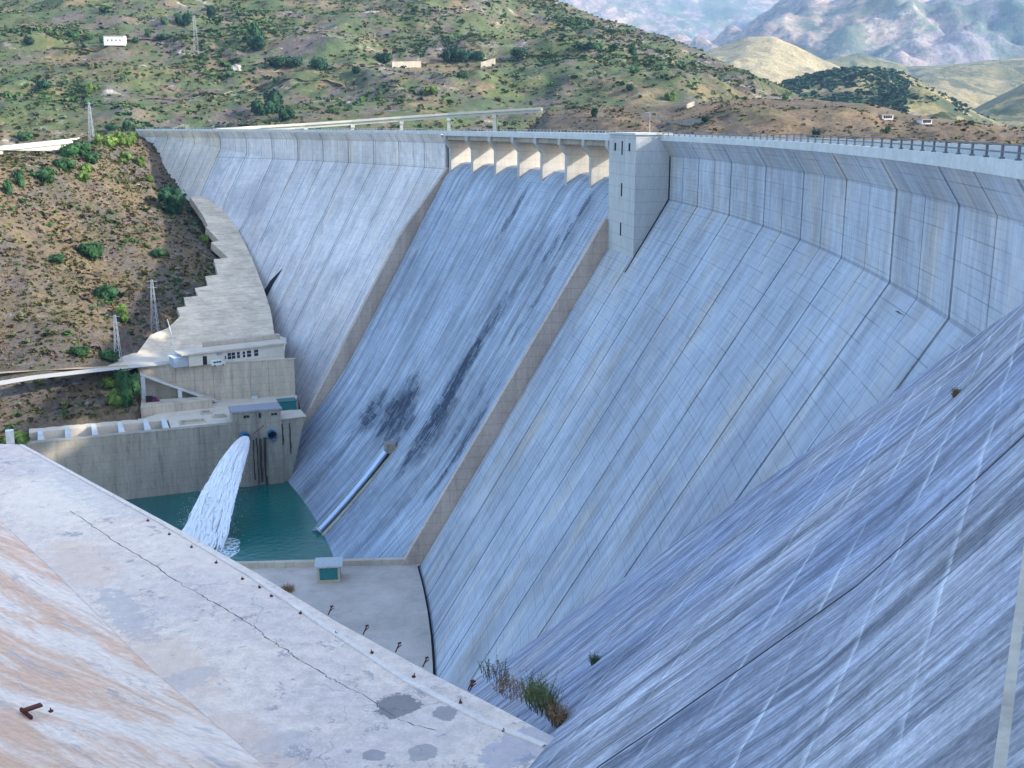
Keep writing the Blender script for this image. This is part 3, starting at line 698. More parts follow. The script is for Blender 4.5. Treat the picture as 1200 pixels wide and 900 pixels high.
tag(lw.build('platform',M_old),'low concrete platform in front of the sloping ramp','platform')
mc=tag(empty('winch',U_(3,-7,Z1+2.6)),'dark purple and black winch machine on the low platform by the green bushes','machine')
mb=MB(); mb.box(U_(2.6,-7,Z1+3.5),(2.2,1.6,1.8),rz1); mb.build('engine_box',M_dark,mc)
mb=MB(); mb.tube(U_(4.2,-7.8,Z1+3.3),U_(4.2,-6.2,Z1+3.3),.75,.75,12); mb.build('drum',flat('purple_paint',(.10,.02,.10)),mc)
mb=MB(); mb.box(U_(3.6,-7,Z1+2.75),(4.2,1.8,.25),rz1); mb.build('frame',M_rust,mc)
hy=tag(empty('davit',U_(36,-2,Z1)),'small pale lifting davit standing against the retaining wall','davit')
mb=MB(); mb.box(U_(36,-2,Z1+.5),(2.,1.2,1.)); mb.build('base',M_parapet,hy)
mb=MB(); mb.tube(U_(36,-2,Z1+1),U_(35.4,-1.6,Z1+5.4),.16,.12,6); mb.tube(U_(35.4,-1.6,Z1+5.4),U_(34,-1.6,Z1+5.8),.12,.1,6); mb.build('arm',M_steel,hy)
# terrace 2
S1=onz(326,397,Z2); S0=onz(190,413,Z2); 
mb=MB(); pts=[U_(0,1.2),U_(UL-7,1.2),U_(UL-6,12),Vector((S1.x+3,S1.y,0)),S1+Vector((-2,6,0)),S0+Vector((0,6,0)),onz(140,418,Z2),onz(120,436,Z2),onz(150,436,Z2)]
mb.poly([(q.x,q.y,Z2) for q in pts]); tag(mb.build('pavement',M_pave),kind='structure')
# powerhouse building
bd=tag(empty('powerhouse',U_(25,12,Z2)),'long low pale building with a flat concrete roof below the stepped slab','building')
c0=onz(222,431,Z2); c1=onz(333,417,Z2); be=(c1-c0).normalized(); bn=Vector((-be.y,be.x,0)); BL=(c1-c0).length; BH=3.9
def B_(a,b,z=0.): q=c0+be*a+bn*b; return Vector((q.x,q.y,Z2+z))
mb=MB(); mb.prism([(q.x,q.y) for q in (B_(0,0),B_(BL,0),B_(BL,7),B_(0,7))],Z2+.01,Z2+BH); wl=mb.build('wall',plain_conc('cream_render',(.62,.58,.50),.1,.3,.1,vert=False),bd)
mb=MB(); mb.prism([(q.x,q.y) for q in (B_(-2.6,-.7),B_(BL+1,-.7),B_(BL+1,7.4),B_(-2.6,7.4))],Z2+BH+.01,Z2+BH+.55); mb.build('roof',M_pave,bd)
mb=MB(); mb.prism([(q.x,q.y) for q in (B_(8,7.5),B_(BL+2,7.5),B_(BL+2,9.5),B_(8,9.5))],Z2+.01,Z2+BH+2.); mb.build('rear_ledge',M_old,bd)
def bwin(a0,a1,z0,z1,nm='window',mat=M_glass):
    mb=MB(); mb.prism([(q.x,q.y) for q in (B_(a0,-.05),B_(a1,-.05),B_(a1,.2),B_(a0,.2))],Z2+z0,Z2+z1); w_=mb.build(nm,mat,bd)
    if nm=='window':
        mb=MB(); n_=max(1,int((a1-a0)/1.1)) 
        for k in range(n_+1):
            a=a0+(a1-a0)*k/n_; mb.prism([(q.x,q.y) for q in (B_(a-.06,-.1),B_(a+.06,-.1),B_(a+.06,0),B_(a-.06,0))],Z2+z0,Z2+z1)
        mb.prism([(q.x,q.y) for q in (B_(a0,-.09),B_(a1,-.09),B_(a1,-.052),B_(a0,-.052))],Z2+(z0+z1)/2-.05,Z2+(z0+z1)/2+.05)
        mb.build('frame',M_white,w_)
BX=lambda x: (onz(x,424,Z2)-c0).dot(be)
for x0,x1,z0,z1 in ((268,280,.9,3.),(282,287,.9,3.),(290.5,295,.9,2.9),(297,304,.9,3.),(308,315,.9,3.)): bwin(BX(x0)-1,BX(x1)-1,z0,z1)
bwin(BX(263.5)-1,BX(266.5)-1,1.1,2.1)
bwin(BX(232)-1,BX(238)-1,0.02,2.9,'door',M_dark)
mb=MB(); mb.prism([(q.x,q.y) for q in (B_(BX(253)-1,-.5),B_(BX(260)-1,-.5),B_(BX(260)-1,.1),B_(BX(253)-1,.1))],Z2+2.9,Z2+3.4); mb.build('air_unit',M_steel,bd)
sh=onz(210,431.5,Z2); gable_box('shed',sh+Vector((0,2.6,.01)),6.3,5.,3.1,math.atan2(be.y,be.x)-.02,flat('blue_grey_panel',(.33,.38,.45)),flat('white_sheet_roof',(.55,.60,.66)),'blue grey shed with pale sheet roof at the left end of the long building','shed',over=.35)
pp_=tag(empty('drain_pipe',onz(203,416,Z2)),'thin white pipe climbing the stepped slab behind the blue shed','pipe')
mb=MB(); mb.tube(onz(204,415,Z2)+Vector((0,2,1)),onz(204,415,Z2)+Vector((-6.,14,9.5)),.16,.16,6); mb.build('pipe_run',M_white,pp_)
# the van
vn=tag(empty('van',onz(254,431,Z2)),'white van with a dark windscreen parked in front of the long pale building','van')
vo=onz(254.5,430.5,Z2)+Vector((0,1.,.0)); va_=math.atan2(be.y,be.x)+.03; vx=Vector((math.cos(va_),math.sin(va_),0)); vy=Vector((-vx.y,vx.x,0))
def V_(a,b,z): return vo+vx*a+vy*b+Vector((0,0,z))
prof=[(-2.2,.35),(-2.25,1.0),(-2.1,1.75),(-1.9,1.9),(.9,1.9),(1.5,1.25),(2.2,1.05),(2.3,.7),(2.25,.35)]
mb=MB(); A=[V_(a,-.88,z) for a,z in prof]; B=[V_(a,.88,z) for a,z in prof]; mb.poly(A); mb.poly(B[::-1])
for i in range(len(prof)): j=(i+1)%len(prof); mb.poly([A[i],A[j],B[j],B[i]])
mb.build('body',M_white,vn)
for (a0,a1) in ((-1.85,-1.0),(-.85,-.1),(.05,.85)):
    mb=MB(); mb.prism([(q.x,q.y) for q in (V_(a0,-.92,0),V_(a1,-.92,0),V_(a1,-.86,0),V_(a0,-.86,0))],Z2+1.2,Z2+1.7); mb.build('window',M_glass,vn)
mb=MB(); mb.poly([V_(.98,-.75,1.84),V_(1.5,-.75,1.3),V_(1.5,.75,1.3),V_(.98,.75,1.84)]); mb.build('windscreen',M_glass,vn)
for a in (-1.45,1.45):
    for b in (-.9,.72):
        mb=MB(); mb.tube(V_(a,b,.34),V_(a,b+.2,.34),.34,.34,14); wh=mb.build('wheel',M_dark,vn)
        mb=MB(); mb.tube(V_(a,b-.02,.34),V_(a,b+.22,.34),.18,.18,10); mb.build('rim',M_steel,wh)
# white post by the spur end
wp=onz(13,523,-60.); mb=MB()
mb=MB(); q=ony(13,524,onz(13,524,ZB).y+6); mb.box(q+Vector((0,0,.2)),(.75,.75,2.8),.4); 
po=tag(empty('marker_post',q),'stout white post with a shaded blue side beyond the far end of the spur','post')
mb.build('shaft',M_white,po); mb=MB(); mb.box(q+Vector((0,0,-2.2)),(1.4,1.4,2.1),.4); mb.build('footing',M_old,po)
# ------------------------------------------------------------------ stepped slab on the left bank
T0=oncone(225,230,9.); A3=Vector((S1.x,S1.y,Z2)); B3=Vector((S0.x,S0.y,Z2)); PN=(B3-A3).cross(T0-A3).normalized()
def onS(x,y,off=0.): d=ray(x,y); t_=((A3.dot(PN)+off))/d.dot(PN); return d*t_
if PN.z<0: PN=-PN
st=tag(empty('stepped_slab',A3),'tall pale concrete slab with a sawtooth left edge climbing the bank beside the dam','retaining wall')
rows_=[(222,232,240,231),(236,252,268,253),(237,253,268.5,254),(243,266,277,267),(240.5,267,277.5,268),(256,283,286,285),(247,285,286.5,286.5),(267,303,295,304),(250,305,295.3,305.5),(255,323,303,324),(240,325,303.5,325.5),(243,336,308,337),(228,339,308.4,338.5),(231.5,348,312,349),(215,350,312.4,350.5),(217.5,360,316,361),(207,362,316.3,362.5),(211,372,318.5,373),(196,386,320.5,387),(176,394,322,395),(166,408,324,402),(150,429,327,418)]
mb=MB(); R_=[]
for (xa,ya,xb,yb) in rows_:
    a=onS(xa,ya);b=onS(xb,yb); row=[a+(b-a)*(j/6.) for j in range(7)]
    row=[a-PN*3.2]+row+[b-PN*3.5]; R_.append(row)
mb.grid(R_); mb.poly(R_[0]); 
t=NT('ribbed_slab'); z=t.sep(t.coord('OBJ'))[2]; a=t.noise(t.coord('OBJ',(.15,.15,.15)),1,5); b=t.noise(t.coord('OBJ',(.25,.25,1.6)),1,5,.7); cc=t.noise(t.coord('OBJ',(1.5,1.5,1.5)),1,4)
ln=t.math('MULTIPLY',t.math('LESS_THAN',t.math('FRACT',t.math('DIVIDE',z,1.9)),.10),.16)
col=t.mul(t.mix(t.ramp(b,.4,.65),(.68,.55,.40),(.54,.44,.33)),t.math('MULTIPLY',t.ramp(a,.3,.7,.85,1.12),t.math('SUBTRACT',1.,ln)))
col=t.mix(t.ramp(t.noise(t.coord('OBJ',(.5,.5,.1)),1,5,.7),.58,.72,0,.5),col,(.17,.15,.13))
mb.build('slab',t.done(col,cc,.1,.4),st)
for yy,xa,xb in ((398,232,331),):
    pass
wv_=[(243,233),(262,236),(283,241),(284,262),(290,298),(284,284),(277,270),(268,254),(256,243)]
mb=MB(); mb.poly([onS(x,y,0)-PN*(.6 if i in(0,6,5,7,8) else 1.5) for i,(x,y) in enumerate(wv_)]); tag(mb.build('hillside',flat('green_scrubby_gap',(.07,.075,.03),.95,0.,.5,.6)),kind='structure')
mb=MB(); mb.poly([oncone(x,y,.25) for x,y in ((331,315),(320,333),(312,349),(308.5,343),(316,330))]); mb.build('dark_slot_sheet',M_dark,dam)  # flat dark sheet standing for the shade inside a slot
# ------------------------------------------------------------------ bottom outlet pipe on the spillway
ch=tag(empty('penstock',P(19.3,coneK(-110)+9,-110)),'shiny silver blue steel pipe in a concrete trough running down the spillway into the pool','pipe')
def kch(z): return coneK(z)+(0. if z>-72 else 9.5*((-72-z)/40.)**2)
def trough(ta,tb,ha,hb,name,mat,z0=-86.,z1=-112.,tip=True):
    mb=MB(); rows=[]
    for i in range(15):
        z=z0+(z1-z0)*i/14; g=min(1.,(i+.5)/7); rows.append([P(ta(i/14),kch(z)-1,z),P(ta(i/14),kch(z)+ha*g,z),P(tb(i/14),kch(z)+hb*g,z),P(tb(i/14),kch(z)-1,z)])
    mb.grid(rows); mb.poly(rows[0]); mb.poly(rows[-1]); return mb.build(name,mat,ch)
TC=19.25
trough(lambda s:TC+.14+.65*s,lambda s:TC+.08+.20*s,.35,3.0,'trough_wall',M_parapet)
trough(lambda s:TC-.17-.02*s,lambda s:TC-.30-.10*s,.7,.3,'trough_wall',M_basin)
trough(lambda s:TC+.13,lambda s:TC-.165,.12,.12,'shaded_trough_floor',M_dark,-88.)  # floor coloured dark in place of the shade around the pipe
mb=MB(); pts=[P(TC,kch(z)+1.35,z) for z in np.linspace(-88.5,-109.3,10)]
for a,b in zip(pts[:-1],pts[1:]): mb.tube(a,b,1.0,1.0,18,cap=False)
t=NT('blue_steel',.3); t.b.inputs['Metallic'].default_value=.8; M_bs=t.done((.42,.50,.62)); mb.build('pipe_run',M_bs,ch,smooth=True)
mb=MB(); d_=(pts[-1]-pts[-2]).normalized(); mb.tube(pts[-1],pts[-1]+d_*.35,1.35,1.35,18); mb.build('flange',M_parapet,ch)
mb=MB(); mb.box(P(TC,kch(-87.3)+1.2,-87.3),(2.6,3.2,2.8),rad(TC)); mb.build('valve_chamber',M_basin,ch)
# ------------------------------------------------------------------ terrain
def fbm(x,y,sc_,o=5,seed=0.,z=0.):
    return mn.fractal(Vector((x/sc_+seed,y/sc_-seed,z+seed)),.9,2.1,o)
ctrl=[]
def cz(x,y,z): q=onz(x,y,z); ctrl.append((q.x,q.y,z))
def cY(x,y,Y,dz=0): q=ony(x,y,Y); ctrl.append((q.x,q.y,q.z+dz))
for x,y in ((0,440),(60,438),(120,432),(-80,440)): cz(x,y,Z2)
for x,y in ((0,462),(100,450),(140,446),(-80,462)): cz(x,y,Z2-.3)
for x,y in ((0,490),(80,484),(145,478),(-80,494)): cz(x,y,-87)
for x,y in ((0,503),(80,492),(-80,506)): cz(x,y,Z1-.2)
for (x,y,off) in ((222,232,-1),(243,267,-1.5),(256,303,-1.5),(240,325,-1.5),(215,350,-1.5),(205,372,-1.5),(176,394,-.5),(160,415,-.3)):
    q=onS(x,y)-PN*1.8; ctrl.append((q.x,q.y,q.z))
for x,y,z in ((-80,530,-89.5),(-200,520,-89),(-200,470,-80),(0,530,-90),(-300,480,-82),(-300,440,-76)): cz(x,y,z)
for (x,y) in ((300,330),(318,370),(285,300)):
    q=onS(x,y)-PN*7; ctrl.append((q.x,q.y,q.z))
for (x,y) in ((275,250),(283,285)):
    q=onS(x,y)-PN*5; ctrl.append((q.x,q.y,q.z))
for (x,y,Y) in ((160,162,556),(130,161,535),(100,170,505),(60,182,475),(20,196,450),(-40,210,425),(-120,215,400),
  (0,300,392),(100,300,425),(170,300,440),(0,370,368),(80,380,372),(140,380,385),(180,250,485),(120,230,470),(60,240,440),(0,250,412),(200,225,520),(-80,300,380),(-80,370,360),(185,195,540),(150,200,510)):
    cY(x,y,Y)
for x,Y,z in ((-420,560,-45),(-330,600,-45),(-260,640,-40),(-200,660,-30),(-400,470,-45),(-330,520,-42),(-250,590,-34),(-160,640,-30),(-60,560,-30)): ctrl.append((x,Y,z))
for x,y,Y in ((0,222,520),(40,212,545),(70,200,570),(-60,225,480),(0,232,600),(60,222,630),(100,200,610),(-120,235,520),(-60,240,600),(30,205,500)): cY(x,y,Y)
ca=np.array(ctrl); cxy=ca[:,:2]/100.; n=len(ca)
def tps(r): return np.where(r>0,r*r*np.log(np.maximum(r,1e-9)),0)
K=tps(np.linalg.norm(cxy[:,None]-cxy[None],axis=2))+np.eye(n)*.002
Am=np.zeros((n+3,n+3)); Am[:n,:n]=K; Am[:n,n]=1; Am[:n,n+1:]=cxy; Am[n,:n]=1; Am[n+1:,:n]=cxy.T
wts=np.linalg.solve(Am,np.r_[ca[:,2],0,0,0])
def bankz(X,Y):
    p=np.stack([X,Y],-1)/100.; r=np.linalg.norm(p[...,None,:]-cxy,axis=-1)
    return tps(r)@wts[:n]+wts[n]+p@wts[n+1:]
xs_=np.arange(-430,-70,2.); ys_=np.arange(262,662,2.)
XX,YY=np.meshgrid(xs_,ys_); ZZ=bankz(XX,YY)
def smooth01(x): x=np.clip(x,0,1); return x*x*(3-2*x)
for i in range(ZZ.shape[0]):
    for j in range(ZZ.shape[1]):
        x,y=XX[i,j],YY[i,j]; v=Vector((x,y,0)); dz=0
        d1=(v-U0).dot(un); a1=(v-U0).dot(ue)
        rough=min(1.,max(0.,(y-350)/40.))
        g=1-abs(mn.noise(Vector((x*.028+y*.012,y*.016,3.))))*2
        dz=(fbm(x,y,28,5,2.)*1.6+fbm(x,y,7,4,5.)*.55+g*1.4-1.)*rough
        z=ZZ[i,j]+dz
        d2=(v-W1).dot(e2); a2=(v-W1).dot(e1)
        if a2<-20 and a2>-170: z=min(z,Z1-.15+max(0.,d2-17.)*.85)
        if a2>-61 and d2<15 : z=-118
        elif a2>-92 and d2<3: z=-118
        elif a1>-.2 and d1<1.: z=-118
        if a1>-7 and d1>=0:
            f0=(v-B3).cross(A3-B3).z   # behind foot line?
            if f0>-9: z=min(z,Z2-1.2)
        r=math.hypot(x-OX,y-OY); k=R0-r-coneK(z)
        th=math.degrees(math.atan2(y-OY,x-OX))
        if th<51 and k<26 and z>-117:
            zs=(A3.dot(PN)-PN.x*x-PN.y*y)/PN.z
            z=min(z,zs-1.5-6*smooth01((26-k)/22.)) if k>-3 else min(z,zs-8)
        elif th<57 and k<0: z=min(z,ZZ[i,j]-4)
        ZZ[i,j]=z
mb=MB(); mb.grid([[ (XX[i,j],YY[i,j],ZZ[i,j]) for j in range(XX.shape[1])] for i in range(XX.shape[0])])
def hill_mat(name,soil,soil2,rock,green,gl=.5,gh=.62,s=1.,gm=.8,rl=.62):
    t=NT(name,.95)
    a=t.noise(t.coord('OBJ',(.012/s,.012/s,.012/s)),1,6,.65,.3); b=t.noise(t.coord('OBJ',(.05/s,.05/s,.05/s)),1,6,.7); c=t.noise(t.coord('OBJ',(.35/s,.35/s,.35/s)),1,5,.75)
    g=t.noise(t.coord('OBJ',(.02/s,.011/s,.03/s)),1,7,.72,.5); r=t.noise(t.coord('OBJ',(.017/s,.03/s,.05/s)),1,7,.75,.6)
    col=t.mix(t.ramp(a,.4,.6),soil,soil2); col=t.mix(t.ramp(r,rl,rl+.08,0,.85),col,rock)
    sp=t.math('MULTIPLY',t.ramp(g,gl,gh),t.ramp(c,.35,.55,.35,1.)); col=t.mix(t.math('MULTIPLY',sp,gm),col,green)
    col=t.mul(col,t.math('MULTIPLY',t.ramp(c,.28,.72,.62,1.3),t.ramp(b,.3,.7,.8,1.2)))
    dk=t.ramp(t.noise(t.coord('OBJ',(.55/s,.55/s,.55/s)),1,4,.7),.56,.66,0,.6); col=t.mix(dk,col,tuple(q*.5 for q in green))
    return t.done(col,t.math('ADD',b,c),1.2*s,.6)
M_bank=hill_mat('bank_soil',(.13,.10,.06),(.095,.08,.07),(.22,.21,.215),(.058,.07,.03),.52,.62,.35,.6,.58)
bank=tag(mb.build('hillside',M_bank),kind='structure')
# unseen right bank mound, added and raised to shade the spur
mb=MB(); rows=[]
for i in range(46):
    row=[]
    for j in range(40):
        x=34+j*9.; y=-330+i*9.5
        h=104*smooth01((x-34)/110.)*smooth01((118-y)/70.)*(1-.5*smooth01((x-230)/150.))
        row.append((x,y,-16+h*1.2+fbm(x,y,45,5,9.)*4*smooth01((x-34)/60.)))
    rows.append(row)
mb.grid(rows); tag(mb.build('hillside',M_bank),kind='structure')
# ------------------------------------------------------------------ hills, laid out as ridges with their own distances
def AZ(px): return (px-600)*.974/1300.
def TZ(y): return math.tan(math.atan((450-y)/F)-PIT)
def lerp(tab,x): return float(np.interp(x,[q[0] for q in tab],[q[1] for q in tab]))
BV=[]
def ridge(name,mat,px0,px1,dpx,sky_,Yc,base,rows_n=110,amp=12.,sc_=90.,back=.6,ampk=.25,pw=1.,seed=1.,bench=0):
    """sky_: picture rows of the crest; Yc: crest distance; base: (distance, height) of the foot"""
    mb=MB(); G_=[]
    pxs=np.arange(px0,px1+dpx,dpx)
    for i in range(rows_n+14):
        row=[]
        for px in pxs:
            yc=lerp(Yc,px); zc=TZ(lerp(sky_,px))*yc; yb,zb=lerp(base[0],px),lerp(base[1],px)
            if i<=rows_n:
                s=i/rows_n; Y=yb+(yc-yb)*s; z=zb+(zc-zb)*(s**pw)
                m=min(1.,s*6)*(ampk+(1-ampk)*min(1.,(1-s)*3.5))
            else:
                s=(i-rows_n)/14.; Y=yc+(yc-yb)*.6*s; z=zc-(zc-zb)*s*back; m=ampk
            X=AZ(px)*Y
            rg=1-2*abs(mn.noise(Vector((X/sc_*.6+seed,Y/sc_*.35,seed))))
            dz=fbm(X,Y,sc_,5 if sc_>1000 else 6,seed)*amp+rg*amp*.7-amp*.35+fbm(X,Y,sc_*.16,4,seed+3)*amp*.14
            if bench: dz+= 2.5*math.sin((z+dz)*.16)
            row.append(Vector((X,Y,z+dz*m)))
        G_.append(row)
    mb.grid(G_); o=tag(mb.build(name,mat,fix=False,smooth=True),kind='structure'); 
    nx=len(pxs); BV.append(BVHTree.FromPolygons([tuple(v) for v in mb.v],mb.f)); return o
M_mid=hill_mat('mid_hill_soil',(.15,.115,.062),(.095,.078,.072),(.33,.30,.26),(.048,.085,.025),.44,.54,1.,.82,.56)
M_red=hill_mat('red_ridge_soil',(.14,.098,.06),(.105,.08,.055),(.20,.17,.15),(.06,.08,.025),.54,.64,.7,.7,.64)
M_yel=hill_mat('dry_grass_hill',(.29,.24,.14),(.23,.20,.12),(.34,.29,.21),(.10,.12,.04),.62,.72,3.,.6,.7)
M_grn=hill_mat('wooded_hill',(.24,.19,.09),(.14,.13,.055),(.28,.23,.15),(.025,.05,.025),.48,.57,2.,.85,.7)
M_far=hill_mat('mountain_rock',(.33,.25,.20),(.15,.14,.16),(.38,.31,.25),(.05,.10,.07),.46,.56,14.,.85,.55)
hill=ridge('hill',M_mid,-420,1120,5,[(-420,-60),(560,-30),(600,-12),(650,2),(700,21),(780,42),(850,75),(900,98),(940,113),(1000,124),(1120,150)],
  [(-420,1750),(600,1750),(800,1450),(950,1150),(1120,950)],([(-420,700),(150,760),(260,860),(640,880),(700,830),(1120,800)],[(-420,-60),(100,-45),(200,-30),(300,-14),(1120,-14)]),rows_n=230,amp=17,sc_=150,pw=1.1,seed=2.,bench=1)
ridge('hill',M_red,620,1330,5,[(620,150),(640,131),(700,126),(760,124),(830,119),(900,114),(960,117),(1020,122),(1060,133),(1110,140),(1190,149),(1330,150)],
  [(620,860),(760,800),(950,760),(1330,700)],([(620,640),(1330,420)],[(620,-25),(1330,-22)]),rows_n=110,amp=7,sc_=60,seed=4.,pw=.9,ampk=.12)
ridge('hill',M_grn,880,1330,4,[(880,112),(930,92),(960,85),(1000,77),(1040,81),(1075,94),(1110,112),(1150,133),(1195,150),(1330,170)],
  [(880,2300),(1330,1900)],([(880,1500),(1330,1300)],[(880,-20),(1330,-25)]),amp=22,sc_=200,seed=6.,ampk=.12,pw=.8)
ridge('hill',M_grn,1100,1500,6,[(1100,150),(1150,121),(1200,95),(1260,75),(1500,30)],[(1100,2900),(1500,2250)],([(1100,2300),(1500,2000)],[(1100,-20),(1500,-20)]),amp=25,sc_=220,seed=8.,ampk=.12)
ridge('hill',M_yel,760,1040,4,[(760,80),(800,66),(840,54),(870,43),(900,43),(930,55),(960,70),(990,82),(1040,110)],
  [(760,3300),(1040,3100)],([(760,2500),(1040,2400)],[(760,-20),(1040,-20)]),amp=32,sc_=330,seed=11.,ampk=.10)
ridge('hill',M_grn,700,1500,6,[(700,80),(860,76),(960,72),(1000,62),(1060,76),(1130,72),(1200,66),(1500,50)],[(700,5200),(1500,4800)],([(700,3500),(1500,3300)],[(700,-20),(1500,-20)]),amp=60,sc_=500,seed=13.,ampk=.25)
ridge('mountain',M_far,720,1700,6,[(720,110),(840,66),(880,46),(920,30),(960,17),(1000,3),(1060,-14),(1150,-30),(1700,-60)],[(720,8000),(1700,7600)],([(720,5300),(1700,5000)],[(720,20),(1700,20)]),rows_n=150,amp=420,sc_=1500,seed=17.,ampk=.16)
ridge('mountain',M_far,400,1300,6,[(400,-40),(640,-25),(800,-12),(900,-3),(950,-6),(1000,-12),(1300,-30)],[(400,11500),(1300,11500)],([(400,8200),(1300,8200)],[(400,100),(1300,100)]),rows_n=120,amp=480,sc_=2000,seed=21.,ampk=.16)
# wide ground sheet out to the horizon
mb=MB(); mb.poly([(-9000,700,-70),(12000,700,-70),(15000,15000,-70),(-12000,15000,-70)]); tag(mb.build('ground',M_red),kind='structure')
mb=MB(); mb.poly([(-1500,-900,-113),(1500,-900,-113),(1500,760,-113),(-1500,760,-113)]); tag(mb.build('ground',M_bank),kind='structure')
bank_bv=BVHTree.FromPolygons([tuple(v.co) for v in bank.data.vertices],[tuple(p.vertices) for p in bank.data.polygons])
BV.insert(0,bank_bv)
slab_bv=BVHTree.FromPolygons([tuple(v) for v in (st.children[0].data.vertices[i].co for i in range(len(st.children[0].data.vertices)))],[tuple(p.vertices) for p in st.children[0].data.polygons])
def hit(x,y,only=None):
    d=ray(x,y).normalized(); best=None
    for k,bv in enumerate(BV):
        if only is not None and k not in only: continue
        l,nn_,i,ds=bv.ray_cast(Vector((0,0,0)),d)
        if l is not None and (best is None or ds<best[1]): best=(l,ds)
    return best[0] if best else None
def drop(x,y,k=0):
    l,_,_,_=BV[k].ray_cast(Vector((x,y,900)),Vector((0,0,-1))); return l
# ------------------------------------------------------------------ plants
def leaf_mat(name,c,v=.35):
    t=NT(name,.8); a=t.noise(t.coord('OBJ',(.35,.35,.35)),1,3); b=t.noise(t.coord('OBJ',(2,2,2)),1,2)
    g=t.new('ShaderNodeObjectInfo').outputs['Random']
    col=t.mix(t.ramp(a,.35,.65),tuple(q*(1-v) for q in c),tuple(q*(1+v) for q in c)); col=t.mul(col,t.ramp(g,0,1,.8,1.25)); t.b.inputs['Specular IOR Level'].default_value=.1
    return t.done(t.mul(col,t.ramp(b,.3,.7,.8,1.2)))
ML=[leaf_mat('dark_pine_leaves',(.016,.045,.022)),leaf_mat('bright_leaves',(.085,.135,.03)),leaf_mat('mid_green_leaves',(.03,.075,.028)),leaf_mat('grey_green_leaves',(.07,.09,.045))]
def crown_mesh(n=420,lobes=7,seed=0,flat_=.8,leaf=.10):
    r=random.Random(seed); mb=MB(); L=[]
    for i in range(lobes):
        a=r.uniform(0,6.28); q=r.uniform(.0,.55); L.append((Vector((math.cos(a)*q,math.sin(a)*q,r.uniform(.35,1.)*flat_)),r.uniform(.28,.5)))
    L.append((Vector((0,0,.55*flat_)),.5))
    for c,rr in L:   # inner twigs mass, lumpy
        b=len(mb.v); bm=bmesh.new(); bmesh.ops.create_icosphere(bm,subdivisions=2,radius=rr*.78)
        for v in bm.verts:
            k=1+.35*mn.noise(v.co*4/rr+Vector((seed,i,0))); v.co=v.co*k; mb.v.append(tuple(v.co+c))
        for f in bm.faces: mb.f.append([b+v.index for v in f.verts]); mb.uv.append(None)
        bm.free()
    for i in range(n):
        c,rr=r.choice(L); d=Vector((r.gauss(0,1),r.gauss(0,1),r.gauss(0,.9))).normalized(); p=c+d*rr*r.uniform(.72,1.12)
        u=Vector((r.gauss(0,1),r.gauss(0,1),r.gauss(0,1))).normalized(); w_=u.cross(d).normalized() if abs(u.dot(d))<.99 else u.orthogonal()
        s=leaf*r.uniform(.6,1.4); mb.poly([p-u*s,p+w_*s*.7,p+u*s,p-w_*s*.6+d*s*.3])
    return mb
class Proto: pass
def tree_proto(kind,seed,flat_=.8,leaf=.1):
    pr=Proto(); mb=crown_mesh(seed=seed,flat_=flat_,leaf=leaf); o=mb.build('crown',ML[kind],fix=False); pr.crown=o.data
    bpy.data.objects.remove(o); mb=MB(); mb.tube((0,0,-.25),(0.03,0,.55),.07,.035,7); mb.tube((0.02,0,.3),(.3,.1,.75),.03,.015,5); mb.tube((0.02,0,.25),(-.28,-.1,.7),.03,.015,5)
    o=mb.build('trunk',M_bark,fix=False); pr.trunk=o.data; bpy.data.objects.remove(o); return pr
protos={(k,s):tree_proto(k,k*10+s,flat_=[.75,1.0,1.2][s]) for k in range(4) for s in range(3)}
def plant(loc,w_,h_,kind,shape,name,lab,cat,group=None,trunk=True):
    pr=protos[(kind,shape)]; r=empty(name,loc); r.scale=(w_/1.7,w_/1.7,h_/1.45); r.rotation_euler=(0,0,random.uniform(0,6.28))
    tag(r,lab,cat,group)
    c=bpy.data.objects.new('crown',pr.crown); C.objects.link(c); c.parent=r
    c=bpy.data.objects.new('trunk',pr.trunk); C.objects.link(c); c.parent=r
    return r
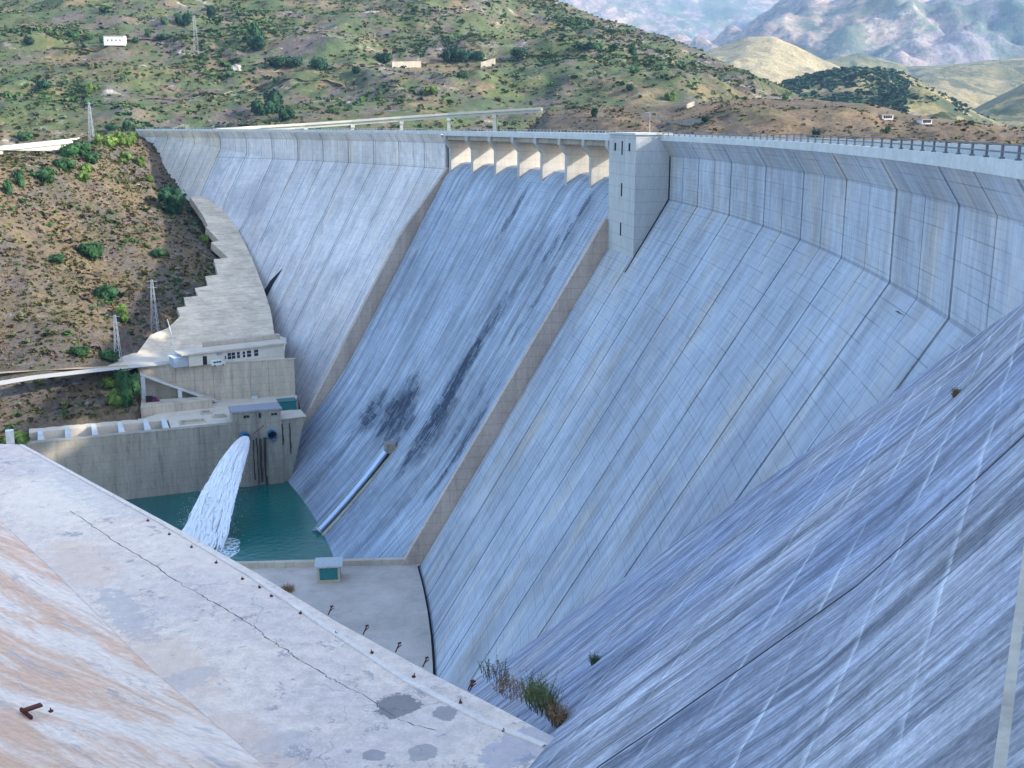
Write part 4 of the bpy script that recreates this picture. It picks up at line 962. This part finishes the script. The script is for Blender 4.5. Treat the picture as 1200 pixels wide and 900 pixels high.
# picture column, picture row of the foot, width and height in picture units, kind, shape, what, label
TR=[
(306,136,26,24,0,0,'t','large round tree at the left end of the cluster above the dam crest'),
(322,134,28,30,0,1,'t','tallest dark green tree in the middle of the cluster above the dam crest'),
(335,141,18,18,0,0,'t','smaller dark tree at the right foot of the cluster above the dam crest'),
(298,48,18,22,2,1,'t','dark tree at the top of the slanting gully on the hill'),
(301,60,22,24,0,0,'t','broad dark tree below another in the slanting gully on the hill'),
(323,80,20,16,0,0,'t','left one of two dark trees forming a short hedge on the hill'),
(341,79,22,15,0,0,'t','right one of two dark trees forming a short hedge on the hill'),
(373,83,20,19,0,0,'t','single round dark tree right of the short hedge on the hill'),
(215,31,18,20,0,0,'t','round dark tree high on the hill left of a smaller one'),
(246,25,14,18,0,1,'t','upright dark tree high on the hill right of a rounder one'),
(122,16,12,9,0,0,'t','small dark tree near the top of the hill above the white house'),
(192,30,10,10,2,0,'t','very small tree at the top left of the hill beside the gully'),
(190,48,16,9,0,0,'t','low dark tree right of the white house on the hill'),
(158,52,10,9,0,0,'t','little round tree just right of the white house'),
(173,45,8,10,2,1,'t','thin small tree between the white house and a low dark tree'),
(119,52,9,11,0,1,'t','dark tree touching the left wall of the white house'),
(102,48,12,9,2,0,'t','second tree in the row left of the white house'),
(86,46,12,10,2,0,'t','leftmost tree in the row left of the white house'),
(33,54,14,11,0,0,'t','dark tree alone at the left edge high on the hill'),
(50,106,22,13,0,0,'t','wide dark tree on the slope above the left viaduct'),
(105,109,15,14,1,0,'t','bright green tree on the slope above the left viaduct'),
(104,125,14,8,2,0,'t','low green tree below the bright one on the left slope'),
(28,166,20,13,2,0,'t','dull green tree just above the left viaduct deck'),
(448,74,22,15,0,0,'t','lone dark tree left of the pale roadside walls on the hill'),
(524,73,16,19,0,0,'t','left tree of the dark grove of three on the hill road'),
(534,73,18,20,0,1,'t','middle tree of the dark grove of three on the hill road'),
(544,72,16,18,0,0,'t','right tree of the dark grove of three on the hill road'),
(559,71,16,14,0,0,'t','dark tree standing right of the grove of three'),
(608,67,20,14,0,0,'t','flat topped dark tree halfway between the grove and the right hill'),
(686,58,18,12,0,0,'t','left part of the dark tree pair under the right skyline'),
(698,58,16,11,2,0,'t','middle dark tree under the right skyline'),
(717,58,16,10,0,0,'t','right dark tree of the three under the right skyline'),
(416,86,12,10,0,0,'t','small dark tree at the left end of the roadside wall'),
(540,92,12,10,0,0,'t','small dark tree on the slope below the roadside grove'),
(505,110,22,13,1,0,'t','bright green broad bush below the roadside grove beside a white boulder'),
(785,117,14,12,1,1,'t','bright green tree above the road on the right ridge'),
(737,105,12,9,0,0,'t','dark green tree on the grey scree slope'),
(742,85,13,9,2,0,'t','green bush on the grey scree slope, upper one'),
(741,64,12,11,2,1,'t','green tree on the right shoulder of the hill'),
(848,52,0,0,0,0,'x',''),
(695,137,10,12,0,1,'t','dark tree on the low brown ridge left of the tower'),
(826,142,9,9,0,0,'t','dark bush beside the ruined white walls on the brown ridge'),
(955,159,10,11,0,0,'t','dark round tree standing just behind the crest railing'),
(1039,155,8,10,0,1,'t','small upright dark tree behind the crest railing to the right'),
(919,116,8,7,2,0,'t','tiny tree on the red ridge above the crest railing'),
(148,152,12,12,0,0,'t','dark round tree above the bright clump at the dam end'),
(129,154,13,9,0,0,'t','low dark tree left of another above the bright clump at the dam end'),
]
TB=[ # on the left bank
(127,172,20,18,1,0,'left bright yellow green tree beside the far end of the dam'),
(141,171,24,20,1,0,'middle bright yellow green tree beside the far end of the dam'),
(152,168,14,16,1,0,'right bright yellow green tree beside the far end of the dam'),
(114,172,14,14,1,1,'slim bright tree left of the bright clump at the dam end'),
(80,185,26,18,2,0,'left mid green tree on the ridge of the left bank'),
(95,183,24,20,2,0,'right mid green tree on the ridge of the left bank'),
(106,192,20,16,2,0,'mid green tree just below the ridge trees of the left bank'),
(75,201,26,18,2,0,'broad green tree below the ridge left of the bright pair'),
(52,215,26,22,2,0,'dark green tree on the shaded slope, left bank upper side'),
(101,203,18,14,1,0,'upper tree of the bright pair on the left bank'),
(98,214,20,18,1,0,'lower tree of the bright pair on the left bank'),
(24,221,12,16,2,1,'dark tree under the left viaduct pier'),
(10,230,12,18,2,1,'dark tree at the left edge of the bank'),
(23,212,12,12,0,1,'narrow dark tree beside the left viaduct pier'),
(146,193,14,16,1,1,'bright young tree on the bare top of the left bank'),
(164,196,13,14,1,1,'second bright young tree on the bare top of the left bank'),
(173,214,13,11,1,0,'bright round bush beside the white zigzag path'),
(204,252,34,36,0,1,'large dark tree at the top of the stepped slab'),
(108,304,30,24,2,0,'large round green bush halfway down the left bank'),
(185,302,20,12,2,0,'dark low bush left of the stepped slab'),
(125,353,26,23,2,0,'round green bush above the two pylons'),
(143,378,16,22,1,2,'thin yellow green tree beside the left pylon'),
(238,284,13,12,1,0,'bright yellow bush at the edge of the stepped slab'),
(65,309,22,12,2,0,'low green bush on the left bank slope'),
(95,418,22,14,2,0,'green bush at the foot of the bank above the road'),
(130,424,26,16,2,0,'dark green bush at the foot of the left pylon'),
(150,478,26,40,2,2,'tall leafy green bush against the end of the ramp wall'),
(136,474,24,26,1,0,'yellow green bush left of the tall leafy bush by the ramp'),
(125,454,26,16,1,0,'olive bush on the verge under the access road'),
(146,452,18,16,2,0,'small dark bush between the road and the ramp wall'),
(22,524,40,24,1,0,'yellow green bush behind the white post at the left edge'),
]
def place(x,y,w_,h_,kind,shape,lab,only=None,name='tree',cat='tree'):
    p=hit(x,y,only)
    if p is None: print('MISS',x,y); return
    dpt=p.y*cp-p.z*sp; s=dpt/F; w_*=1.15; h_*=1.15
    plant(p+Vector((0,0,-.1*h_*s)),w_*s,h_*s,kind,shape,name,lab,cat,'trees and bushes on the hills')
for (x,y,w_,h_,k,s_,tt,lab) in TR:
    if tt=='x': continue
    place(x,y,w_,h_,k,s_,lab,None,'bush' if 'bush' in lab else 'tree','bush' if 'bush' in lab else 'tree')
for (x,y,w_,h_,k,s_,lab) in TB: place(x,y,w_,h_,k,s_,lab,[0],'bush' if 'bush' in lab else 'tree','bush' if 'bush' in lab else 'tree')
# scrub nobody could count
tuft=[]
for k in range(6):
    r=random.Random(k); V=[];Fc=[]
    for i in range(11):
        a=r.uniform(0,6.28); q=r.uniform(0,.5); c=Vector((math.cos(a)*q,math.sin(a)*q,r.uniform(.1,.5))); u=Vector((r.gauss(0,1),r.gauss(0,1),r.gauss(0,1))).normalized(); w_=u.orthogonal().normalized(); s=r.uniform(.22,.4)
        b=len(V); V+=[c-u*s,c+w_*s,c+u*s,c-w_*s*.8]; Fc+=[(b,b+1,b+2,b+3)]
    tuft.append((np.array([tuple(v) for v in V]),Fc))
def scatter(name,mat,pts):
    V=[];Fc=[];b=0
    for (p,s,sz) in pts:
        tv,tf=tuft[rng.integers(6)]; a=rng.uniform(0,6.28); c_,s_=math.cos(a),math.sin(a)
        v=tv@np.array([[c_,s_,0],[-s_,c_,0],[0,0,1]])*np.array([s,s,sz])+np.array(p); V.append(v); Fc+=[tuple(q+b for q in f) for f in tf]; b+=len(tv)
    me=bpy.data.meshes.new(name); me.from_pydata(np.concatenate(V).tolist(),[],Fc); me.materials.append(mat)
    o=bpy.data.objects.new(name,me); C.objects.link(o); return tag(o,kind='stuff')
def spread(k,n,x0,x1,y0,y1,s0,s1,thr,sc_,seed,polar=False):
    out=[]
    while len(out)<n:
        if polar: Y=math.sqrt(rng.uniform(y0*y0,y1*y1)); X=AZ(rng.uniform(x0,x1))*Y
        else: X=rng.uniform(x0,x1);Y=rng.uniform(y0,y1)
        if rng.random()>smooth01((mn.fractal(Vector((X/sc_,Y/sc_,seed)),1.,2.,3)+.35-thr)*1.8)+.06: continue
        l=drop(X,Y,k)
        if l is None: n-=1; continue
        if k==0:
            v=Vector((X,Y,0))
            if l.z<-90.5 or l.z<Z2-.9 and (v-U0).dot(ue)>-7 and (v-U0).dot(un)>0: n-=1; continue
            if (v-W1).dot(e1)>-62 and (v-W1).dot(e2)<18.5: n-=1; continue
            if abs(l.z-Z2)<1.2 and (v-U0).dot(un)<14: n-=.2; continue
        s=rng.uniform(s0,s1)*(1 if rng.random()<.85 else 1.7); out.append((tuple(l-Vector((0,0,s*.12))),s,s*rng.uniform(.6,1.1)))
    return out
M_s=[leaf_mat('olive_scrub',(.085,.085,.035),.3),leaf_mat('dry_scrub',(.13,.095,.045),.3),leaf_mat('green_scrub',(.042,.08,.026),.3),leaf_mat('violet_brush',(.13,.095,.085),.25)]
scatter('scrub',M_s[0],spread(0,11000,-300,-80,290,590,.6,1.8,.0,26,1.))
scatter('scrub',M_s[1],spread(0,11000,-300,-80,290,590,.5,1.4,.0,30,7.))
scatter('scrub',M_s[2],spread(0,2200,-300,-80,290,590,.8,2.2,.25,20,13.))
scatter('scrub',M_s[3],spread(0,9000,-300,-80,290,590,.5,1.4,.0,35,19.))
scatter('scrub',M_s[0],spread(1,9000,-60,960,760,1750,1.8,4.0,.15,90,3.,True))
scatter('scrub',M_s[2],spread(1,9500,-60,960,860,1750,2.2,5.2,.35,120,23.,True))
scatter('scrub',M_s[3],spread(1,5000,-60,960,760,1750,1.2,2.6,.1,80,33.,True))
scatter('scrub',M_s[1],spread(2,2500,620,1230,500,860,.8,2.,.1,50,43.,True))
scatter('scrub',M_s[0],spread(2,1500,620,1230,500,860,1.,2.2,.25,40,53.,True))
scatter('forest',ML[0],spread(3,7000,885,1060,1400,2350,4,8,.0,200,63.,True)+spread(3,900,1040,1250,1350,2200,4,7,.3,120,73.,True))
# ------------------------------------------------------------------ viaducts
def viaduct(pts,lab,wd,thick,piers,pz):
    r=tag(empty('viaduct',pts[0]),lab,'bridge'); pts=[Vector(p) for p in pts]
    def strip(name,ha,hb,z0,z1,mat):
        mb=MB(); rows=[]
        for i,p in enumerate(pts):
            d=(pts[min(i+1,len(pts)-1)]-pts[max(i-1,0)]); s=Vector((-d.y,d.x,0)).normalized()
            rows.append([p+s*ha+Vector((0,0,z0)),p+s*ha+Vector((0,0,z1)),p+s*hb+Vector((0,0,z1)),p+s*hb+Vector((0,0,z0)),p+s*ha+Vector((0,0,z0))])
        mb.grid(rows); mb.poly(rows[0][:-1]); mb.poly(rows[-1][:-1]); mb.build(name,mat,r)
    strip('deck',-wd/2,wd/2,-.5,0,M_deck); strip('parapet',-wd/2-.02,-wd/2+.35,.02,1.1,M_deck); strip('parapet',wd/2-.35,wd/2+.02,.02,1.1,M_deck)
    strip('girder',-wd/2+1.2,-wd/2+2,-thick,-.51,M_deck); strip('girder',wd/2-2,wd/2-1.2,-thick,-.51,M_deck)
    for (i,f) in piers:
        p=pts[i].lerp(pts[i+1],f); d=pts[i+1]-pts[i]; az=math.atan2(d.y,d.x)
        mb=MB(); mb.box(p+Vector((0,0,-thick-.9)),(3.,wd*.95,1.8),az); cp_=mb.build('pier_cap',M_deck,r)
        mb=MB(); h=p.z-thick-1.8-pz
        s=Vector((-math.sin(az),math.cos(az),0))
        for q in (-1,1): mb.box(p+s*(q*wd*.28)+Vector((0,0,-thick-1.82-h/2)),(2.2,2.6,h),az)
        mb.build('pier',M_deck,r)
VP=[ony(x,y,Y) for x,y,Y in ((634,127.5,845),(579,131,850),(525,134.5,855),(469,138.5,855),(411,143,850),(355,147,840),(300,150.5,825),(262,153.5,800),(235,156,780))]
viaduct(VP,'long pale road viaduct on pillars passing behind the middle of the dam crest',11,2.6,[(1,0.),(2,0.),(3,0.),(4,0.),(5,0.)],-24)
VP=[ony(x,y,Y) for x,y,Y in ((-120,184,560),(-40,179,600),(10,175.5,640),(50,171.,680),(85,167,720),(120,163,750))]
viaduct(VP,'short stretch of pale road viaduct with one pillar behind the left bank','bridge' and 12,2.8,[(2,0.)],-60)
# ------------------------------------------------------------------ roads
def path(name,pp,wd,mat,k=None,lift=.35,z=None,only=None):
    P_=[]
    for (x,y) in pp:
        q=hit(x,y,only) if z is None else onz(x,y,z)
        if q is not None: P_.append(q)
    rows=[]
    Q=[]
    for a,b in zip(P_[:-1],P_[1:]):
        for i in range(6): Q.append(a.lerp(b,i/6.))
    Q.append(P_[-1])
    for i,p in enumerate(Q):
        d=Q[min(i+1,len(Q)-1)]-Q[max(i-1,0)]; s=Vector((-d.y,d.x,0)).normalized()*wd/2; row=[]
        for q in (p-s,p,p+s):
            zz=q.z
            if k is not None:
                l=drop(q.x,q.y,k); zz=l.z if l else zz
            row.append(Vector((q.x,q.y,zz+lift)))
        m=max(v.z for v in row)
        for v in row: v.z=m
        rows.append(row)
    mb=MB(); mb.grid(rows); return tag(mb.build(name,mat),kind='structure')
M_road=flat('pale_road',(.42,.39,.34),.9); M_dirt=flat('dirt_track',(.36,.27,.18),.95)
path('road',[(-60,459),(0,453),(40,446),(90,440),(150,433),(200,428)],6.,M_road,None,.55,Z2)
path('road',[(-60,443),(0,441),(50,437),(100,435),(150,432)],2.4,M_dirt,None,.6,Z2)
path('path',[(-60,505),(0,498),(60,490),(120,485),(165,481)],4.5,M_dirt,None,.4,Z1)
path('road',[(640,126),(700,123),(760,121),(830,118),(900,115)],9,M_road,2,.8,None,[2])
path('road',[(170,118),(240,112),(300,106),(400,100)],4,M_dirt,1,.5,None,[1])
path('road',[(60,60),(140,52),(220,44),(300,38)],5,M_dirt,1,.5,None,[1])
path('road',[(430,80),(480,77),(530,74),(600,72),(660,66)],5,M_dirt,1,.6,None,[1])
# ------------------------------------------------------------------ buildings and walls on the hills
M_hw=plain_conc('dusty_wall',(.26,.24,.20),.2,.2,.3)
def hillwall(x0,y0,x1,y1,h,lab,only,mat=None):
    a=hit(x0,y0,only); b=hit(x1,y1,only)
    if a is None or b is None: print('hw miss'); return
    d=(b-a).normalized(); s=Vector((-d.y,d.x,0)).normalized()*.4
    mb=MB(); mb.hexa([a-s+Vector((0,0,-3)),b-s+Vector((0,0,-3)),b+s+Vector((0,0,-3)),a+s+Vector((0,0,-3)),a-s+Vector((0,0,h)),b-s+Vector((0,0,h)),b+s+Vector((0,0,h)),a+s+Vector((0,0,h))])
    tag(mb.build('wall',mat or M_hw),lab,'wall')
hillwall(458,80,492,79,6,'long low pale roadside wall on the hill left of the dark grove',[1])
hillwall(562,80,579,75,6,'short pale roadside wall with a dark gap right of the dark grove',[1])
hillwall(750,138,779,141,2.4,'ruined white wall on the brown ridge behind the tower',[2])
hillwall(778,145,824,142,2.,'lower ruined white wall on the brown ridge nearer the crest',[2])
hillwall(803,127,812,123,3,'pale end wall of the cutting beside the ridge road',[2])
def house(x,y,w_,h_,dp,lab,only):
    p=hit(x,y,only); 
    if p is None: print('house miss',x,y); return
    s=(p.y*cp)/F; r=gable_box('house',p+Vector((0,0,-1)),w_*s,dp,h_*s+1,.05,M_white,flat('tile_roof',(.40,.33,.27)),lab,'house',over=.4,rh=.5)
    f=Vector((math.sin(.05),-math.cos(.05),0)); e_=Vector((math.cos(.05),math.sin(.05),0))
    for k in (-.3,-.1,.1,.3):
        mb=MB(); mb.box(p+f*(dp/2+.02)+e_*(k*w_*s)+Vector((0,0,h_*s*.5)),(1.2,.1,1.8),.05); mb.build('window',M_glass,r)
house(134,54,23,9,9,'long white house with small windows high on the left of the hill',[1])
house(1036,137,13,3,9,'low white building on the red ridge behind the crest railing',[2])
house(1082,142,12,3,8,'second low white building farther right on the red ridge',[2])
bo=hit(277,84,[1])
if bo is not None:
    mb=MB(); bm=bmesh.new(); bmesh.ops.create_icosphere(bm,subdivisions=3,radius=6)
    for v in bm.verts: v.co*=1+.35*mn.noise(v.co*.25)
    mb.v=[tuple(v.co*1.+bo) for v in bm.verts]; mb.f=[[v.index for v in f.verts] for f in bm.faces]; mb.uv=[None]*len(mb.f); bm.free()
    tag(mb.build('boulder',plain_conc('pale_rock',(.27,.25,.23),.2,.4,.2,vert=False)),'pale rock outcrop on the hill above the dark tree cluster','rock')
# ------------------------------------------------------------------ pylons
def pylon(x,yb,yt,lab,only=None,z=None,arms=2,p_thin=False):
    b=hit(x,yb,only) if z is None else onz(x,yb,z)
    if b is None: print('pylon miss',x,yb); return
    h=(yb-yt)*(b.y*cp-b.z*sp)/F*1.02; r=tag(empty('lattice_pylon',b),lab,'pylon'); w0=h*.06; mb=MB(); th_=max(.05,h*.0045)*(.45 if p_thin else 1)
    N_=9; prev=None
    for i in range(N_+1):
        f=i/N_; w_=w0*(1-f)+h*.014*f; q=[b+Vector((sx*w_,sy*w_,h*f)) for sx,sy in ((-1,-1),(1,-1),(1,1),(-1,1))]
        if prev:
            for k in range(4):
                mb.tube(prev[k],q[k],th_*1.5,th_*1.5,4); mb.tube(prev[k],q[(k+1)%4],th_*.8,th_*.8,4)
        prev=q
    mb.build('mast',M_steel,r)
    for k in range(arms):
        mb=MB(); zz=h*(.97-.12*k); mb.tube(b+Vector((-h*.09,0,zz)),b+Vector((h*.09,0,zz)),th_*1.6,th_*1.6,4); mb.build('cross_arm',M_steel,r)
pylon(182,391,330,'taller steel lattice pylon at the top corner of the curved wall beside the stepped slab',[0])
pylon(139,429,371,'shorter steel lattice pylon at the road junction below the bank',[0])
pylon(107,168,124,'slim lattice pylon on the left bank ridge among the green trees',[0])
pylon(229,64,22,'faint tall pylon on the hill right of the white house',[1],p_thin=True)
pylon(630,128,95,'thin pylon where the viaduct meets the brown ridge',[2])
# ------------------------------------------------------------------ shrubs in the foreground joint
M_grass=leaf_mat('dry_stems',(.16,.15,.06),.3); M_grass2=leaf_mat('green_stems',(.15,.18,.07),.3); M_redgrass=leaf_mat('rusty_stems',(.26,.16,.08),.3)
def stems(name,base,spread_,h_,n_,mat,lab,lean=(0,0)):
    r=tag(empty(name,base),lab,'plant'); mb=MB()
    for i in range(n_):
        a=random.uniform(0,6.28); q=random.uniform(0,1)**.5; o=Vector(base)+Vector((spread_[0]*q*math.cos(a),spread_[1]*q*math.sin(a),-.1)); o.z+=(-spread_[2]*q*math.cos(a) if len(spread_)>2 else 0)
        hh=h_*random.uniform(.4,1.); d=Vector((random.gauss(lean[0],.22),random.gauss(lean[1],.22),1)).normalized(); t0=o; w_=.018+.01*random.random()
        s=d.orthogonal().normalized()
        m=o+d*hh*.5; e=o+d*hh+Vector((random.gauss(0,.12),random.gauss(0,.12),-.08))*hh
        mb.poly([o-s*w_,o+s*w_,m+s*w_*.8,m-s*w_*.8]); mb.poly([m-s*w_*.8,m+s*w_*.8,e])
        for k in range(9):
            c=o.lerp(e,random.uniform(.25,1.)); u=Vector((random.gauss(0,1),random.gauss(0,1),random.gauss(0,.6))).normalized(); v=u.orthogonal(); l=random.uniform(.02,.055)
            mb.poly([c,c+u*l+v*l*.4,c+u*l*2,c+u*l-v*l*.4])
    mb.build('foliage',mat,r,fix=False)
def offk(x,y,dz=-.3,pull=.0):
    q=onz(x,y,ZB-.6); return q+Vector((.15,.2,dz))
stems('bush',offk(633,823),(.9,1.2,.3),2.1,230,M_grass2,'tall feathery green shrub growing behind the blunt end of the pale kerb')
stems('bush',offk(600,806),(1.2,1.1,.3),.8,110,M_redgrass,'low rusty dry tuft left of the tall feathery shrub at the kerb')
stems('bush',offk(652,842),(.5,.7,.2),1.5,150,M_redgrass,'reddish dry shrub at the lower right corner of the kerb')
stems('bush',offk(578,792),(1.0,.8,.3),1.6,45,M_grass,'sparse tall dry stems at the narrow end of the shrub row')
def onslope(x,y):
    d=ray(x,y).normalized(); best=None
    for o in ab.children:
        bv=BVHTree.FromPolygons([tuple(v.co) for v in o.data.vertices],[tuple(p.vertices) for p in o.data.polygons]); l,_,_,ds=bv.ray_cast(Vector((0,0,0)),d)
        if l is not None and (best is None or ds<best[1]): best=(l,ds)
    return best[0] if best else None
for (x,y,h_,m_,lab) in ((698,777,1.1,M_grass2,'small green tuft growing in the open joint of the abutment slope'),(985,700,.3,M_redgrass,'tiny rusty tuft in the lower joint of the abutment slope'),(1120,462,.6,M_redgrass,'small purple dry tuft high on the abutment slope')):
    q=onslope(x,y)
    if q is not None: stems('plant',q,(.25*h_,.25*h_),h_,60,m_,lab)
    else: print('slope miss',x,y)
q=onz(338,694,ZF); stems('bush',q,(1.4,1.2),2.4,260,M_redgrass,'round orange dry bush on the pale floor near the kerb')
# ------------------------------------------------------------------ the water jet
t=NT('white_water',.6); a=t.noise(t.coord('OBJ',(1.,1.,.35)),1,5,.7)
t.b.inputs['Base Color'].default_value=(.95,.95,.95,1); t.l.new(t.ramp(a,.22,.48,.6,1.),t.b.inputs['Alpha']); t.b.inputs['Subsurface Weight'].default_value=0.
M_jet=t.m
t=NT('white_water_core',.6); t.b.inputs['Base Color'].default_value=(.95,.95,.95,1); a=t.noise(t.coord('OBJ',(2.5,2.5,.8)),1,6,.8); bn_=t.new('ShaderNodeBump'); bn_.inputs['Distance'].default_value=.5; bn_.inputs['Strength'].default_value=.8; t.l.new(a,bn_.inputs['Height']); t.l.new(bn_.outputs[0],t.b.inputs['Normal']); t.b.inputs['Subsurface Weight'].default_value=0.; M_core=t.m
jt=tag(empty('water_jet',OA),'white spraying water jet shooting from the left outlet pipe down into the green pool','water jet')
TG=onz(232,648,ZW); g=9.8
def traj(p0,tg,T): v=(tg-p0-Vector((0,0,-.5*g*T*T)))/T; return lambda s:p0+v*s+Vector((0,0,-.5*g*s*s))
AX=traj(OA,TG,1.33)
def wj(f): return .95+5.2*f**.62
def strandset(name,n_,rad0,rad1,q0,q1,mat):
    mb=MB()
    for i in range(n_):
        a=random.uniform(0,6.28); q=q0+(q1-q0)*math.sqrt(random.random()); T=1.33; lag=random.uniform(-.02,.05)
        s0=random.uniform(0,.75)*T if i%4 else 0.; s1=min(T,s0+random.uniform(.18,.5)*T); m=9; b=len(mb.v)
        for k in range(m+1):
            s=s0+(s1-s0)*k/m; f=k/m; fs=s/T; c=AX(max(0,s-lag*fs))+Vector((math.cos(a)*q*wj(fs),math.sin(a)*q*wj(fs)*.75*fs-.3,math.sin(a)*q*wj(fs)*(.6-.4*fs)-(1-math.cos(a))*q*fs*.8))
            rr=(rad0+(rad1-rad0)*fs)*(math.sin(math.pi*min(1,max(0.04,f*.96+.04)))**.6 if s0>0 else (1-f**3*.9)); c+=Vector((random.gauss(0,.22),random.gauss(0,.15),random.gauss(0,.25)))*fs
            for j in range(6): aa=6.283*j/6+a; mb.v.append(tuple(c+Vector((math.cos(aa)*rr,math.sin(aa)*rr*.9,math.sin(aa)*rr*.35))))
        for k in range(m):
            for j in range(6): mb.f.append([b+k*6+j,b+k*6+(j+1)%6,b+(k+1)*6+(j+1)%6,b+(k+1)*6+j]); mb.uv.append(None)
    return mb.build(name,mat,jt,smooth=True,fix=False)
tag(strandset('core_strands',330,.35,1.0,0.,.5,M_core),kind='stuff'); tag(strandset('spray_strands',900,.06,.22,.35,1.15,M_jet),kind='stuff')
mb=MB()
for i in range(42000):
    f=random.random()**.7; a=random.uniform(0,6.28); q=random.gauss(0,1); T=1.32; c=AX(f*T)+Vector((math.cos(a)*q,math.sin(a)*q*.75*f-.1,math.sin(a)*q*(.6-.4*f)))*wj(f)*.62+Vector((random.gauss(0,.3)*f,random.gauss(0,.3)*f,random.gauss(0,.5)*f)); s=random.uniform(.02,.07)
    u=Vector((random.gauss(0,1),random.gauss(0,1),random.gauss(0,1))).normalized()*s; v=u.orthogonal().normalized()*s; mb.poly([c-u,c+v,c+u,c-v])
tag(mb.build('droplets',M_jet,jt,fix=False),kind='stuff')
# foam where the jet lands
t=NT('foam',.8); a=t.noise(t.coord('OBJ',(.8,.8,.8)),1,6,.75); t.b.inputs['Base Color'].default_value=(.75,.82,.85,1); t.l.new(t.ramp(a,.40,.58,0,.9),t.b.inputs['Alpha']); 
mb=MB(); ring_=[]
for j in range(40): aa=6.283*j/40; rr=11.*(1+.25*mn.noise(Vector((math.cos(aa)*2,math.sin(aa)*2,1)))); ring_.append((TG.x+rr*math.cos(aa),TG.y+rr*math.sin(aa),ZW+.03))
mb.poly(ring_); tag(mb.build('foam',t.m,jt),kind='stuff')
# ------------------------------------------------------------------ haze
if HAZE:
    mb=MB(); mb.hexa([(-9000,-1200,-114),(12000,-1200,-114),(16000,15500,-114),(-13000,15500,-114),(-9000,-1200,2250),(12000,-1200,2250),(16000,15500,2250),(-13000,15500,2250)])
    m=bpy.data.materials.new('haze_air'); m.use_nodes=True; nt=m.node_tree; nt.nodes.clear(); o_=nt.nodes.new('ShaderNodeOutputMaterial'); v_=nt.nodes.new('ShaderNodeVolumePrincipled')
    v_.inputs['Color'].default_value=(.42,.64,1,1); v_.inputs['Density'].default_value=HAZE; v_.inputs['Anisotropy'].default_value=.2; nt.links.new(v_.outputs[0],o_.inputs['Volume'])
    h=mb.build('haze',m); tag(h,kind='stuff')
